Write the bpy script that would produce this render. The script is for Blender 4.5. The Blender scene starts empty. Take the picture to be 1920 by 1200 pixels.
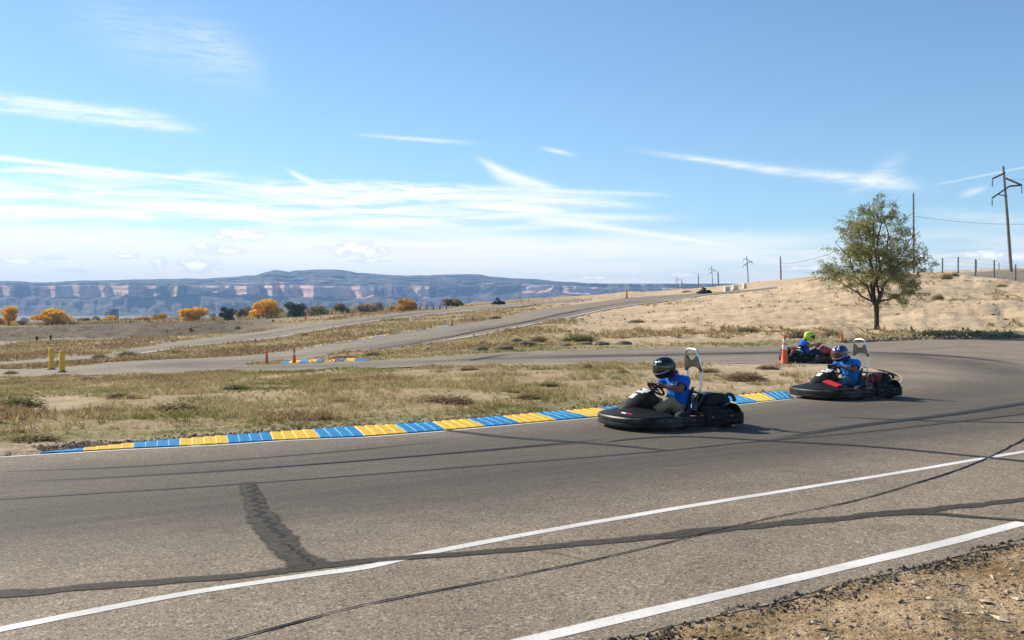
import bpy, bmesh, math, random
import numpy as np
from mathutils import Vector, Matrix
from mathutils import noise as mnoise
from mathutils.geometry import delaunay_2d_cdt
from mathutils.bvhtree import BVHTree

C = bpy.context.scene
COL = C.collection
R = math.radians
rng = np.random.default_rng(7)
random.seed(7)

# ------------------------------------------------------------------ camera
H = 1.69                      # eye height above the asphalt, metres
F = 1920 * 35 / 36.0          # focal length in photo pixels
PITCH = -math.atan(20 / F)
cam_d = bpy.data.cameras.new('camera')
cam = bpy.data.objects.new('camera', cam_d)
COL.objects.link(cam)
cam.location = (0, 0, H)
cam.rotation_euler = (R(90) + PITCH, 0, 0)
cam_d.sensor_width = 36
cam_d.lens = 35
cam_d.clip_start = 0.1
cam_d.clip_end = 20000
C.camera = cam

# ------------------------------------------------------------------ sun, sky, exposure
SUN_EL = 33.0
SUN_AZ = math.degrees(math.atan2(-0.80, 0.60))     # from +Y towards +X: the sun stands left, beyond the track
sun_d = bpy.data.lights.new('sun', 'SUN')
sun_d.energy = 5.0
sun_d.angle = R(0.53)
sun_d.color = (1.0, 0.90, 0.74)
sun = bpy.data.objects.new('sun', sun_d)
COL.objects.link(sun)
sdir = Vector((math.sin(R(SUN_AZ)) * math.cos(R(SUN_EL)), math.cos(R(SUN_AZ)) * math.cos(R(SUN_EL)), math.sin(R(SUN_EL))))
sun.rotation_euler = sdir.to_track_quat('Z', 'Y').to_euler()
sun.location = (-40, 30, 60)

C.view_settings.view_transform = 'Standard'
C.view_settings.look = 'None'
C.view_settings.exposure = 0.62
C.view_settings.gamma = 1.0
C.view_settings.use_curve_mapping = False
C.cycles.use_denoising = True
C.cycles.volume_bounces = 0
C.cycles.max_bounces = 6
C.cycles.transparent_max_bounces = 12
SKY_STRENGTH = 0.098

class NT:
    """small helper to wire shader nodes as expressions"""
    def __init__(s, tree):
        s.t = tree; s.n = tree.nodes; s.l = tree.links
    def node(s, typ, **kw):
        n = s.n.new(typ)
        for k, v in kw.items(): setattr(n, k, v)
        return n
    def put(s, sock, v):
        if isinstance(v, bpy.types.NodeSocket): s.l.new(v, sock)
        elif v is not None:
            if hasattr(sock.default_value, '__len__') and not hasattr(v, '__len__'): v = (v,) * len(sock.default_value)
            if hasattr(sock.default_value, '__len__') and len(sock.default_value) == 4 and len(v) == 3: v = (*v, 1)
            sock.default_value = v
    def m(s, op, a, b=None, c=None, clamp=False):
        n = s.node('ShaderNodeMath', operation=op, use_clamp=clamp)
        s.put(n.inputs[0], a); s.put(n.inputs[1], b); s.put(n.inputs[2], c)
        return n.outputs[0]
    def v(s, op, a, b=None):
        n = s.node('ShaderNodeVectorMath', operation=op)
        s.put(n.inputs[0], a)
        if b is not None: s.put(n.inputs[1], b)
        return n
    def comb(s, x, y, z=0.0):
        n = s.node('ShaderNodeCombineXYZ')
        s.put(n.inputs[0], x); s.put(n.inputs[1], y); s.put(n.inputs[2], z)
        return n.outputs[0]
    def sep(s, a):
        n = s.node('ShaderNodeSeparateXYZ'); s.put(n.inputs[0], a); return n.outputs
    def mix(s, f, a, b, mode='MIX'):
        n = s.node('ShaderNodeMix', data_type='RGBA', blend_type=mode)
        s.put(n.inputs[0], f); s.put(n.inputs[6], a); s.put(n.inputs[7], b)
        return n.outputs[2]
    def noise(s, vec, scale, detail=4, rough=0.55, dist=0.0):
        n = s.node('ShaderNodeTexNoise')
        s.put(n.inputs['Vector'], vec); n.inputs['Scale'].default_value = scale
        n.inputs['Detail'].default_value = detail; n.inputs['Roughness'].default_value = rough
        n.inputs['Distortion'].default_value = dist
        return n.outputs['Fac']
    def ramp(s, f, lo, hi, a=0.0, b=1.0, smooth=True):
        n = s.node('ShaderNodeMapRange', interpolation_type='SMOOTHSTEP' if smooth else 'LINEAR')
        s.put(n.inputs[0], f); s.put(n.inputs[1], lo); s.put(n.inputs[2], hi); s.put(n.inputs[3], a); s.put(n.inputs[4], b)
        return n.outputs[0]
    def scale(s, vec, sc):
        return s.v('MULTIPLY', vec, sc).outputs[0]
    def attr(s, name):
        return s.node('ShaderNodeAttribute', attribute_name=name)

def dir_of(px, py):
    a = (px - 960) / F; b = (600 - py) / F
    cp, sp = math.cos(PITCH), math.sin(PITCH)
    return a, cp - b * sp, sp + b * cp

def sky_xy(px, py):
    x, y, z = dir_of(px, py)
    return 960 + F * math.atan2(x, y), F * z / math.hypot(x, y)

world = bpy.data.worlds.new('World')
C.world = world
world.use_nodes = True
w = NT(world.node_tree)
w.n.clear()
sky = w.node('ShaderNodeTexSky', sky_type='NISHITA', sun_disc=False)
sky.sun_elevation = R(SUN_EL)
sky.sun_rotation = R(SUN_AZ)
sky.altitude = 1400
sky.air_density = 1.0
sky.dust_density = 0.25
sky.ozone_density = 1.3
gx, gy, gz = w.sep(w.node('ShaderNodeTexCoord').outputs['Generated'])
AZ = w.m('ADD', w.m('MULTIPLY', w.m('ARCTAN2', gx, gy), F), 960)
EL = w.m('MULTIPLY', w.m('DIVIDE', gz, w.m('MAXIMUM', w.m('SQRT', w.m('ADD', w.m('MULTIPLY', gx, gx), w.m('MULTIPLY', gy, gy))), 0.05)), F)
P = w.comb(AZ, EL)
wisp = w.noise(w.scale(P, (0.0042, 0.050, 0)), 1.0, 7, 0.6, 0.7)      # long horizontal wisps
wisp2 = w.noise(w.scale(P, (0.011, 0.085, 0)), 1.0, 8, 0.66, 0.6)
fray = w.noise(w.scale(P, (0.014, 0.09, 0)), 1.0, 8, 0.7, 0.8)
warp = w.m('MULTIPLY', w.m('SUBTRACT', w.noise(w.scale(P, (0.006, 0.01, 0)), 1.0, 3), 0.5), 26)
ELw = w.m('ADD', EL, warp)

def streak(p0, p1, w0, w1, inten, soft=0.35, bend=0.0, fr=0.6, warp_k=0.3):
    (x0, y0), (x1, y1) = sky_xy(*p0), sky_xy(*p1)
    t = w.m('DIVIDE', w.m('SUBTRACT', AZ, x0), x1 - x0)
    yy = w.m('ADD', w.m('MULTIPLY', t, y1 - y0), y0)
    if bend: yy = w.m('ADD', yy, w.m('MULTIPLY', w.m('MULTIPLY', t, w.m('SUBTRACT', 1.0, t)), 4 * bend))
    e = w.m('ADD', EL, w.m('MULTIPLY', warp, warp_k))
    wid = w.m('MAXIMUM', w.m('ADD', w.m('MULTIPLY', t, w1 - w0), w0), 0.5)
    d = w.m('DIVIDE', w.m('ABSOLUTE', w.m('SUBTRACT', e, yy)), wid)
    g = w.m('EXPONENT', w.m('MULTIPLY', w.m('MULTIPLY', d, d), -1.0))
    ends = w.m('MULTIPLY', w.ramp(t, 0.0, soft), w.ramp(t, 1.0, 1.0 - soft))
    f = w.ramp(fray, 0.36, 0.60, 1 - fr, 1.0)
    return w.m('MULTIPLY', w.m('MULTIPLY', g, ends), w.m('MULTIPLY', f, inten))

def box_mask(px0, px1, sx0, sx1, py0, py1, sy0, sy1, el=None):
    """soft window in azimuth / elevation, py0 above py1"""
    el = el or EL
    x0 = sky_xy(px0, 450)[0]; x1 = sky_xy(px1, 450)[0]
    y0 = sky_xy(960, py0)[1]; y1 = sky_xy(960, py1)[1]
    a = w.m('MULTIPLY', w.ramp(AZ, x0 - sx0, x0 + sx0), w.ramp(AZ, x1 + sx1, x1 - sx1))
    b = w.m('MULTIPLY', w.ramp(el, y0 + sy0, y0 - sy0), w.ramp(el, y1 - sy1, y1 + sy1))
    return w.m('MULTIPLY', a, b)

masks = [
    streak((-420, 128), (330, 222), 5, 8, 0.45, 0.12, fr=0.55, warp_k=0.15),
    streak((-420, 150), (400, 246), 5, 7, 0.42, 0.12, fr=0.55, warp_k=0.15),
    streak((-300, 140), (390, 236), 12, 13, 0.35, 0.2, fr=0.8, warp_k=0.3),
    streak((-420, 240), (490, 349), 6, 2.2, 0.75, 0.08, fr=0.12, warp_k=0.03),
    streak((1150, 276), (1790, 358), 4, 11, 0.36, 0.25, fr=0.6, warp_k=0.25),
    streak((1250, 290), (1520, 330), 3, 8, 0.35, 0.3, fr=0.5, warp_k=0.1),
    streak((1480, 322), (1740, 350), 6, 13, 0.38, 0.25, fr=0.6),
    streak((1570, 372), (1718, 290), 6, 24, 0.32, 0.45, fr=0.6),
    streak((640, 250), (920, 270), 3, 4, 0.45, 0.4, fr=0.3, warp_k=0.1),
    streak((1000, 275), (1090, 293), 3.5, 5, 0.50, 0.5, fr=0.2, warp_k=0.1),
    streak((960, 405), (1420, 470), 9, 2.5, 0.75, 0.2, bend=4, fr=0.15, warp_k=0.04),
    streak((528, 312), (640, 362), 4, 9, 0.65, 0.3, bend=-5, fr=0.1, warp_k=0.05),
    streak((880, 290), (1060, 356), 8, 8, 0.65, 0.3, bend=-9, fr=0.15, warp_k=0.1),
    streak((905, 316), (1010, 350), 10, 10, 0.55, 0.35, bend=-5, fr=0.3),
    streak((1790, 370), (1860, 350), 6, 5, 0.45, 0.5, fr=0.2),
    streak((1735, 350), (1990, 300), 1.8, 1.8, 0.3, 0.2, fr=0.2, warp_k=0.02),
    streak((1360, 450), (1420, 425), 2.5, 2, 0.25, 0.4, fr=0.3),
    streak((60, 0), (560, 160), 50, 60, 0.16, 0.4, fr=0.7),
    streak((300, 20), (520, 150), 25, 40, 0.16, 0.4, fr=0.8),
    streak((1700, 395), (1980, 418), 10, 14, 0.28, 0.3, fr=0.6),
    streak((900, 352), (1290, 366), 5, 4, 0.5, 0.35, fr=0.5, warp_k=0.2),
    streak((950, 372), (1240, 388), 7, 6, 0.55, 0.35, fr=0.6, warp_k=0.3),
    streak((900, 402), (1330, 410), 9, 4, 0.5, 0.35, fr=0.4, warp_k=0.2),
    w.m('MULTIPLY', box_mask(-900, 1110, 100, 170, 362, 424, 18, 14, ELw), w.ramp(wisp, 0.36, 0.60, 0.12, 0.92)),
    w.m('MULTIPLY', box_mask(470, 960, 60, 150, 347, 380, 8, 14, ELw), w.ramp(wisp2, 0.36, 0.60, 0.08, 0.85)),
    w.m('MULTIPLY', box_mask(-900, 420, 100, 120, 334, 352, 10, 10, ELw), w.ramp(wisp, 0.44, 0.62, 0.0, 0.75)),
    w.m('MULTIPLY', box_mask(-3000, 1420, 100, 420, 444, 600, 16, 40), w.ramp(wisp, 0.30, 0.60, 0.66, 0.95)),
    w.m('MULTIPLY', box_mask(-3000, 1100, 100, 300, 405, 600, 20, 40), w.ramp(wisp, 0.36, 0.60, 0.1, 0.5)),
    w.m('MULTIPLY', box_mask(1200, 5000, 300, 100, 462, 600, 50, 40), w.ramp(wisp, 0.32, 0.62, 0.2, 0.85)),
    # the sky that lies outside the picture carries on with the same thin cirrus
    w.m('MULTIPLY', box_mask(-9000, 9000, 10, 10, -3000, -160, 400, 80), w.ramp(wisp, 0.55, 0.8, 0.0, 0.30)),
]
keep = None
for mk in masks:
    inv = w.m('SUBTRACT', 1.0, mk, clamp=True)
    keep = inv if keep is None else w.m('MULTIPLY', keep, inv)
cirrus = w.m('SUBTRACT', 1.0, keep, clamp=True)
# small fair-weather cumulus low over the mesa
puff = w.noise(w.scale(P, (0.030, 0.055, 0)), 1.0, 6, 0.62, 0.2)
cum = None
for (px, py, rx, ry) in ((455, 441, 70, 17), (665, 467, 84, 22), (405, 470, 58, 15), (375, 498, 60, 16), (300, 494, 24, 13), (100, 484, 30, 8), (230, 480, 42, 7), (700, 490, 55, 6), (140, 507, 36, 7), (780, 447, 18, 5), (30, 490, 40, 6), (1290, 516, 40, 7), (1870, 480, 90, 12), (1510, 503, 60, 9), (1120, 520, 90, 6)):
    x0, y0 = sky_xy(px, py)
    dx = w.m('DIVIDE', w.m('SUBTRACT', AZ, x0), rx); dy = w.m('DIVIDE', w.m('SUBTRACT', EL, y0), ry)
    r = w.m('SQRT', w.m('ADD', w.m('MULTIPLY', dx, dx), w.m('MULTIPLY', dy, dy)))
    c = w.m('SUBTRACT', 1.0, r)
    cum = c if cum is None else w.m('MAXIMUM', cum, c)
cumd = w.m('ADD', w.m('MULTIPLY', cum, 0.75), w.m('MULTIPLY', w.m('SUBTRACT', puff, 0.5), 2.2))
cum_m = w.m('MULTIPLY', w.ramp(cumd, 0.05, 0.38), w.ramp(cum, 0.0, 0.18))
cum_core = w.ramp(w.m('ADD', cumd, w.m('MULTIPLY', w.m('SUBTRACT', puff, .5), .8)), 0.25, 0.8)
CLOUD = (9.3, 8.9, 8.0)
air = w.mix(1.0, sky.outputs[0], (0.80, 0.955, 1.02), 'MULTIPLY')      # the clean dry air of the high desert, a little greener than the model's
c1 = w.mix(cirrus, air, CLOUD)
cumcol = w.mix(cum_core, (7.3, 7.4, 7.5), (11.0, 10.6, 10.0))
c2 = w.mix(w.m('MULTIPLY', cum_m, 0.9), c1, cumcol)
bg = w.node('ShaderNodeBackground')
bg.inputs[1].default_value = SKY_STRENGTH
w.l.new(c2, bg.inputs[0])
wo = w.node('ShaderNodeOutputWorld')
w.l.new(bg.outputs[0], wo.inputs[0])
world.cycles.sampling_method = 'MANUAL'
world.cycles.sample_map_resolution = 512

# ------------------------------------------------------------------ object helpers
def props(o, label=None, cat=None, group=None, kind=None):
    if label: o['label'] = label
    if cat: o['category'] = cat
    if group: o['group'] = group
    if kind: o['kind'] = kind
    return o

def mesh_of(name, verts, faces, mats=(), smooth=False, midx=None):
    me = bpy.data.meshes.new(name)
    me.from_pydata([tuple(v) for v in verts] if not isinstance(verts, np.ndarray) else verts.tolist(), [], [tuple(f) for f in faces] if not isinstance(faces, np.ndarray) else faces.tolist())
    for m in (mats if isinstance(mats, (list, tuple)) else [mats]): me.materials.append(m)
    if midx is not None: me.polygons.foreach_set('material_index', np.asarray(midx, dtype=np.int32))
    if smooth: me.polygons.foreach_set('use_smooth', np.ones(len(me.polygons), dtype=bool))
    me.update()
    return me

def link(name, me, parent=None, loc=None, rot=None):
    o = bpy.data.objects.new(name, me)
    COL.objects.link(o)
    if parent is not None: o.parent = parent
    if loc is not None: o.location = loc
    if rot is not None: o.rotation_euler = rot
    return o

def thing(name, label, cat, loc=(0, 0, 0), rotz=0.0, group=None):
    o = bpy.data.objects.new(name, None)
    COL.objects.link(o)
    o.empty_display_size = 0.2
    o.location = loc
    o.rotation_euler = (0, 0, rotz)
    return props(o, label, cat, group)

def set_float_attr(me, name, vals):
    a = me.attributes.new(name, 'FLOAT', 'POINT')
    a.data.foreach_set('value', np.asarray(vals, dtype=np.float32))

def copy_tree(o, parent=None):
    c = o.copy(); COL.objects.link(c)
    if parent is not None: c.parent = parent
    for ch in o.children: copy_tree(ch, c)
    return c

class MB:
    """collects simple shapes into one mesh"""
    def __init__(s): s.v = []; s.f = []; s.mi = []; s.cur = 0
    def add(s, vs, fs):
        b = len(s.v); s.v += [tuple(v) for v in vs]; s.f += [tuple(i + b for i in f) for f in fs]; s.mi += [s.cur] * len(fs)
    def box(s, c, size, rot=None, bev=0.0):
        bm = bmesh.new(); bmesh.ops.create_cube(bm, size=1.0)
        for v in bm.verts: v.co = Vector((v.co.x * size[0], v.co.y * size[1], v.co.z * size[2]))
        if bev: bmesh.ops.bevel(bm, geom=bm.edges[:], offset=bev, segments=2, affect='EDGES', profile=0.6)
        M_ = Matrix.Translation(Vector(c)) @ (rot.to_4x4() if rot is not None else Matrix())
        bm.verts.index_update()
        s.add([M_ @ v.co for v in bm.verts], [[v.index for v in f.verts] for f in bm.faces]); bm.free()
    def tube(s, pts, r, n=8, cap=True, smooth=0):
        pts = [Vector(p) for p in pts]
        rs = list(r) if hasattr(r, '__len__') else [r] * len(pts)
        for _ in range(smooth):
            np_, nr = [pts[0]], [rs[0]]
            for i in range(len(pts) - 1):
                np_ += [pts[i].lerp(pts[i + 1], .25), pts[i].lerp(pts[i + 1], .75)]; nr += [rs[i] * .75 + rs[i + 1] * .25, rs[i] * .25 + rs[i + 1] * .75]
            pts, rs = np_ + [pts[-1]], nr + [rs[-1]]
        vs, fs = [], []
        prev = None
        for i, p in enumerate(pts):
            d = (pts[min(i + 1, len(pts) - 1)] - pts[max(i - 1, 0)])
            d = d.normalized() if d.length > 1e-9 else Vector((0, 0, 1))
            if prev is None: a = d.orthogonal().normalized()
            else:
                a = prev - d * prev.dot(d)
                a = a.normalized() if a.length > 1e-6 else d.orthogonal().normalized()
            prev = a; b = d.cross(a)
            for k in range(n):
                t = 2 * math.pi * k / n
                vs.append(p + (a * math.cos(t) + b * math.sin(t)) * rs[i])
        for i in range(len(pts) - 1):
            for k in range(n):
                fs.append((i * n + k, i * n + (k + 1) % n, (i + 1) * n + (k + 1) % n, (i + 1) * n + k))
        if cap: fs += [tuple(range(n - 1, -1, -1)), tuple((len(pts) - 1) * n + k for k in range(n))]
        s.add(vs, fs)
    def lathe(s, prof, n=20, M_=None):
        """prof: (r, z) pairs round local z"""
        vs, fs = [], []
        for r, z in prof:
            for k in range(n):
                t = 2 * math.pi * k / n; vs.append(Vector((r * math.cos(t), r * math.sin(t), z)))
        for i in range(len(prof) - 1):
            for k in range(n): fs.append((i * n + k, i * n + (k + 1) % n, (i + 1) * n + (k + 1) % n, (i + 1) * n + k))
        if prof[0][0] > 1e-5: fs.append(tuple(range(n - 1, -1, -1)))
        if prof[-1][0] > 1e-5: fs.append(tuple((len(prof) - 1) * n + k for k in range(n)))
        if M_ is not None: vs = [M_ @ v for v in vs]
        s.add(vs, fs)
    def prism(s, poly, y0, y1):
        """poly of (x, z) extruded along y"""
        n = len(poly)
        vs = [(x, y0, z) for x, z in poly] + [(x, y1, z) for x, z in poly]
        fs = [(i, (i + 1) % n, n + (i + 1) % n, n + i) for i in range(n)] + [tuple(range(n - 1, -1, -1)), tuple(range(n, 2 * n))]
        s.add(vs, fs)
    def mesh(s, name, mats, smooth=False):
        me = mesh_of(name, s.v, s.f, mats, smooth, s.mi)
        bm = bmesh.new(); bm.from_mesh(me); bmesh.ops.recalc_face_normals(bm, faces=bm.faces[:]); bm.to_mesh(me); bm.free()
        return me
    def build(s, name, mats, parent=None, smooth=False, auto=None):
        me = s.mesh(name, mats, smooth)
        if auto is not None:
            me.polygons.foreach_set('use_smooth', np.ones(len(me.polygons), dtype=bool)); me.set_sharp_from_angle(angle=R(auto))
        return link(name, me, parent)

# ------------------------------------------------------------------ materials
def M(name, base, rough=0.8, spec=0.3, var=0.12, scale=6.0, bump=0.0, bscale=40.0, metal=0.0, coat=0.0, tint=None, transl=0.0):
    """plain procedural material: noise-varied colour, noise relief"""
    m = bpy.data.materials.new(name); m.use_nodes = True
    k = NT(m.node_tree); bs = m.node_tree.nodes['Principled BSDF']
    co = k.node('ShaderNodeTexCoord').outputs['Object']
    n = k.noise(co, scale, 5, 0.6)
    f = k.ramp(n, 0.25, 0.75, 1 - var, 1 + var)
    c = k.mix(1.0, base, k.comb(f, f, f), 'MULTIPLY')
    if tint is not None: c = k.mix(k.ramp(k.noise(co, scale * 0.5, 5), 0.42, 0.7), c, tint)
    k.put(bs.inputs['Base Color'], c)
    bs.inputs['Roughness'].default_value = rough
    bs.inputs['Specular IOR Level'].default_value = spec
    bs.inputs['Metallic'].default_value = metal
    bs.inputs['Coat Weight'].default_value = coat
    if bump:
        b = k.node('ShaderNodeBump'); b.inputs['Strength'].default_value = bump; b.inputs['Distance'].default_value = 0.01
        k.put(b.inputs['Height'], k.noise(co, bscale, 4)); k.put(bs.inputs['Normal'], b.outputs[0])
    if transl:
        tr = k.node('ShaderNodeBsdfTranslucent'); k.put(tr.inputs[0], c)
        mx = k.node('ShaderNodeMixShader'); mx.inputs[0].default_value = transl
        k.l.new(bs.outputs[0], mx.inputs[1]); k.l.new(tr.outputs[0], mx.inputs[2])
        k.l.new(mx.outputs[0], m.node_tree.nodes['Material Output'].inputs[0])
    return m

def foliage_mat(name, a, b, c=None, transl=0.35):
    """colour picked per leaf from the 'hue' attribute of its vertices"""
    m = bpy.data.materials.new(name); m.use_nodes = True
    k = NT(m.node_tree); bs = m.node_tree.nodes['Principled BSDF']
    h = k.attr('hue').outputs['Fac']
    col = k.mix(k.ramp(h, 0.0, 0.6, smooth=False), a, b)
    if c is not None: col = k.mix(k.ramp(h, 0.55, 1.0, smooth=False), col, c)
    k.put(bs.inputs['Base Color'], col)
    bs.inputs['Roughness'].default_value = 0.75; bs.inputs['Specular IOR Level'].default_value = 0.15
    tr = k.node('ShaderNodeBsdfTranslucent'); k.put(tr.inputs[0], col)
    mx = k.node('ShaderNodeMixShader'); mx.inputs[0].default_value = transl
    k.l.new(bs.outputs[0], mx.inputs[1]); k.l.new(tr.outputs[0], mx.inputs[2])
    k.l.new(mx.outputs[0], m.node_tree.nodes['Material Output'].inputs[0])
    return m
# ------------------------------------------------------------------ terrain: heights read off the photograph's ground lines
# per column (photo x): (photo y, distance) pairs -> height of the ground at that distance
LOWV = [(None, 300, -3.0), (None, 420, -9.0), (None, 700, -13.0), (None, 2500, -15.0), (None, 5000, -15.0)]
COLS = {
    0:    [(850, 11.7), (800, 14.4), (750, 19.6), (706, 38), (692, 50), (670, 70), (642, 110), (636, 130), (612, 146), (613, 158)] + LOWV,
    300:  [(840, 12.15), (800, 14.4), (745, 19.9), (700, 35), (676, 49), (660, 74), (640, 97), (625, 134), (601, 150), (602, 163)] + LOWV,
    500:  [(822, 13.05), (780, 15.9), (730, 22.5), (697, 34), (682, 44), (664, 60), (644, 85), (622, 120), (606, 156), (596, 172), (597, 186)] + LOWV,
    700:  [(815, 13.4), (780, 15.8), (730, 21.4), (690, 31.5), (675, 40), (655, 52), (632, 76), (606, 114), (593, 136), (586, 160), (587, 175)] + LOWV,
    900:  [(800, 14.34), (740, 19.7), (684, 31.0), (663, 41), (640, 54), (628, 65), (603, 105), (582, 158), (573, 190), (566, 240), (567, 260)] + LOWV,
    1050: [(780, 15.8), (681, 31.3), (657, 42), (640, 53), (599, 92), (578, 125), (565, 165), (559, 210), (556.5, 260), (558, 300), (None, 500, 0.0), (None, 800, -11.0), (None, 2500, -15.0), (None, 5000, -15.0)],
    1200: [(770, 16.6), (681, 31.3), (655, 43), (640, 52), (600, 86), (570, 130), (556, 168), (549.5, 215), (551, 300), (556, 600), (None, 1000, -8.0), (None, 2500, -15.0), (None, 5000, -15.0)],
    1320: [(760, 17.5), (681, 31.3), (652, 44), (640, 51), (600, 79), (565, 122), (550.5, 165), (543.5, 205), (546, 500), (552, 900), (None, 1400, -5.0), (None, 2500, -15.0), (None, 5000, -15.0)],
    1450: [(750, 18.6), (681, 31.3), (649, 46), (640, 51), (600, 75), (560, 108), (541, 140), (531.5, 162), (535, 420), (547, 950), (None, 1400, -5.0), (None, 2500, -15.0), (None, 5000, -15.0)],
    1560: [(745, 19.1), (682, 31.0), (644, 50), (634, 55), (600, 72), (560, 98), (536, 116), (519, 128), (524, 150), (530, 420), (545, 950), (None, 1400, -5.0), (None, 2500, -15.0), (None, 5000, -15.0)],
    1640: [(740, 19.7), (690, 28.7), (637, 56), (628, 61), (600, 71), (580, 78), (560, 92), (535, 110), (516, 126), (519, 142), (526, 420), (545, 950), (None, 1400, -5.0), (None, 2500, -15.0), (None, 5000, -15.0)],
    1760: [(740, 19.7), (690, 28.7), (636, 57), (625, 62), (600, 70), (580, 73), (576, 84), (564, 92), (540, 104), (519, 120), (513, 140), (514, 160), (522, 420), (545, 950), (None, 1400, -5.0), (None, 2500, -15.0), (None, 5000, -15.0)],
    1920: [(740, 19.7), (690, 28.7), (635, 58), (620, 64), (590, 70), (576, 73), (573, 84), (560, 93), (534, 108), (518, 125), (504.5, 148), (506, 170), (516, 420), (545, 950), (None, 1400, -5.0), (None, 2500, -15.0), (None, 5000, -15.0)],
}
COLS[-1800] = COLS[-300] = COLS[0]
COLS[2600] = COLS[5000] = COLS[1920]
cks = sorted(COLS)
LD = np.log(np.concatenate([[2.0, 4, 7, 9, 10.5], np.geomspace(11.5, 5000, 700)]))
colz = []
for ck in cks:
    ds, zs = [1.0, 10.5], [0.0, 0.0]
    for e in COLS[ck]:
        ds.append(e[1]); zs.append(e[2] if e[0] is None else H - (e[0] - 580) / F * e[1])
    colz.append(np.interp(LD, np.log(ds), zs))
colz = np.array(colz)

def raw_z(X, Y):
    Yc = np.maximum(Y, 2.0)
    u = np.clip(960 + F * X / Yc, cks[0], cks[-1])
    ld = np.log(Yc)
    i = np.clip(np.searchsorted(cks, u) - 1, 0, len(cks) - 2)
    ck = np.array(cks, dtype=float)
    t = (u - ck[i]) / (ck[i + 1] - ck[i])
    t = t * t * (3 - 2 * t) * 0.5 + t * 0.5
    j = np.clip(np.searchsorted(LD, ld) - 1, 0, len(LD) - 2)
    s = np.clip((ld - LD[j]) / (LD[j + 1] - LD[j]), 0, 1)
    za = colz[i, j] * (1 - s) + colz[i, j + 1] * s
    zb = colz[i + 1, j] * (1 - s) + colz[i + 1, j + 1] * s
    return za * (1 - t) + zb * t

# polar-ish grid with its apex behind the camera
APEX = 8.0
NR = 560
ROW = np.linspace(0.0, math.log(5400.0), NR)                 # log(Y + APEX), Y from -7
SC = np.concatenate([-np.geomspace(3.2, 0.60, 26)[:-1], np.linspace(-0.60, 0.60, 520), np.geomspace(0.60, 3.2, 26)[1:]])
NC = len(SC)
GY = np.exp(ROW)[:, None] - APEX + np.zeros((1, NC))
GX = (GY + APEX) * SC[None, :]
GZ = raw_z(GX, GY)
def blur(a, n):
    for _ in range(n):
        b = np.pad(a, ((1, 1), (1, 1)), mode='edge')
        a = (b[:-2, 1:-1] + b[2:, 1:-1] + 2 * a) / 4
        b = np.pad(a, ((1, 1), (1, 1)), mode='edge')
        a = (b[1:-1, :-2] + b[1:-1, 2:] + 2 * a) / 4
    return a
GZ = blur(GZ, 5)
near = np.clip((GY - 9.0) / 6.0, 0, 1)
GZ = GZ * near

def ground_z(X, Y, grid=None):
    g = GZ if grid is None else grid
    X = np.asarray(X, float); Y = np.asarray(Y, float)
    r = (np.log(np.maximum(Y + APEX, 1.0)) - ROW[0]) / (ROW[1] - ROW[0])
    i = np.clip(r.astype(int), 0, NR - 2); t = np.clip(r - i, 0, 1)
    # inside a row gap interpolate linearly in Y, as the mesh does
    y0 = np.exp(ROW[i]); y1 = np.exp(ROW[i + 1]); t = np.clip((Y + APEX - y0) / (y1 - y0), 0, 1)
    s = X / np.maximum(Y + APEX, 1.0)
    j = np.clip(np.searchsorted(SC, s) - 1, 0, NC - 2)
    q = np.clip((s - SC[j]) / (SC[j + 1] - SC[j]), 0, 1)
    return (g[i, j] * (1 - q) + g[i, j + 1] * q) * (1 - t) + (g[i + 1, j] * (1 - q) + g[i + 1, j + 1] * q) * t

_T = np.geomspace(2.5, 1500, 5000)
def G(px, py):
    """the ground point seen at a photo pixel"""
    dx, dy, dz = dir_of(px, py)
    Y = _T; X = Y * dx / dy; Z = H + Y * dz / dy
    d = Z - ground_z(X, Y)
    k = np.nonzero(d < 0)[0]
    if len(k) == 0:
        i = int(np.argmin(np.abs(d[2500:]) / Y[2500:])) + 2500; t = 0
        return np.array([X[i], Y[i], float(ground_z(X[i], Y[i]))])
    i = max(k[0], 1)
    t = d[i - 1] / (d[i - 1] - d[i])
    y = Y[i - 1] + (Y[i] - Y[i - 1]) * t; x = y * dx / dy
    return np.array([x, y, float(ground_z(x, y))])

def GA(pts): return np.array([G(*p) for p in pts])
def at(px, py, Y):
    """the point seen at a photo pixel at distance Y"""
    dx, dy, dz = dir_of(px, py); return np.array([Y * dx / dy, Y, H + Y * dz / dy])
def to_px(X, Y, Z):
    cp, sp = math.cos(PITCH), math.sin(PITCH)
    d = Y * cp + (Z - H) * sp; u = -Y * sp + (Z - H) * cp
    return 960 + F * X / d, 600 - F * u / d

def catmull(P_, per=6):
    P_ = np.asarray(P_, float); n = len(P_)
    out = []
    for i in range(n - 1):
        p0, p1, p2, p3 = P_[max(i - 1, 0)], P_[i], P_[i + 1], P_[min(i + 2, n - 1)]
        for t in np.linspace(0, 1, per, endpoint=False):
            out.append(0.5 * (2 * p1 + (p2 - p0) * t + (2 * p0 - 5 * p1 + 4 * p2 - p3) * t * t + (3 * p1 - p0 - 3 * p2 + p3) * t ** 3))
    out.append(P_[-1]); return np.array(out)

def resample(P_, step):
    P_ = np.asarray(P_, float); d = np.concatenate([[0], np.cumsum(np.linalg.norm(np.diff(P_, axis=0), axis=1))])
    n = max(int(d[-1] / step), 2); s = np.linspace(0, d[-1], n + 1)
    return np.stack([np.interp(s, d, P_[:, k]) for k in range(P_.shape[1])], 1)

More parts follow.
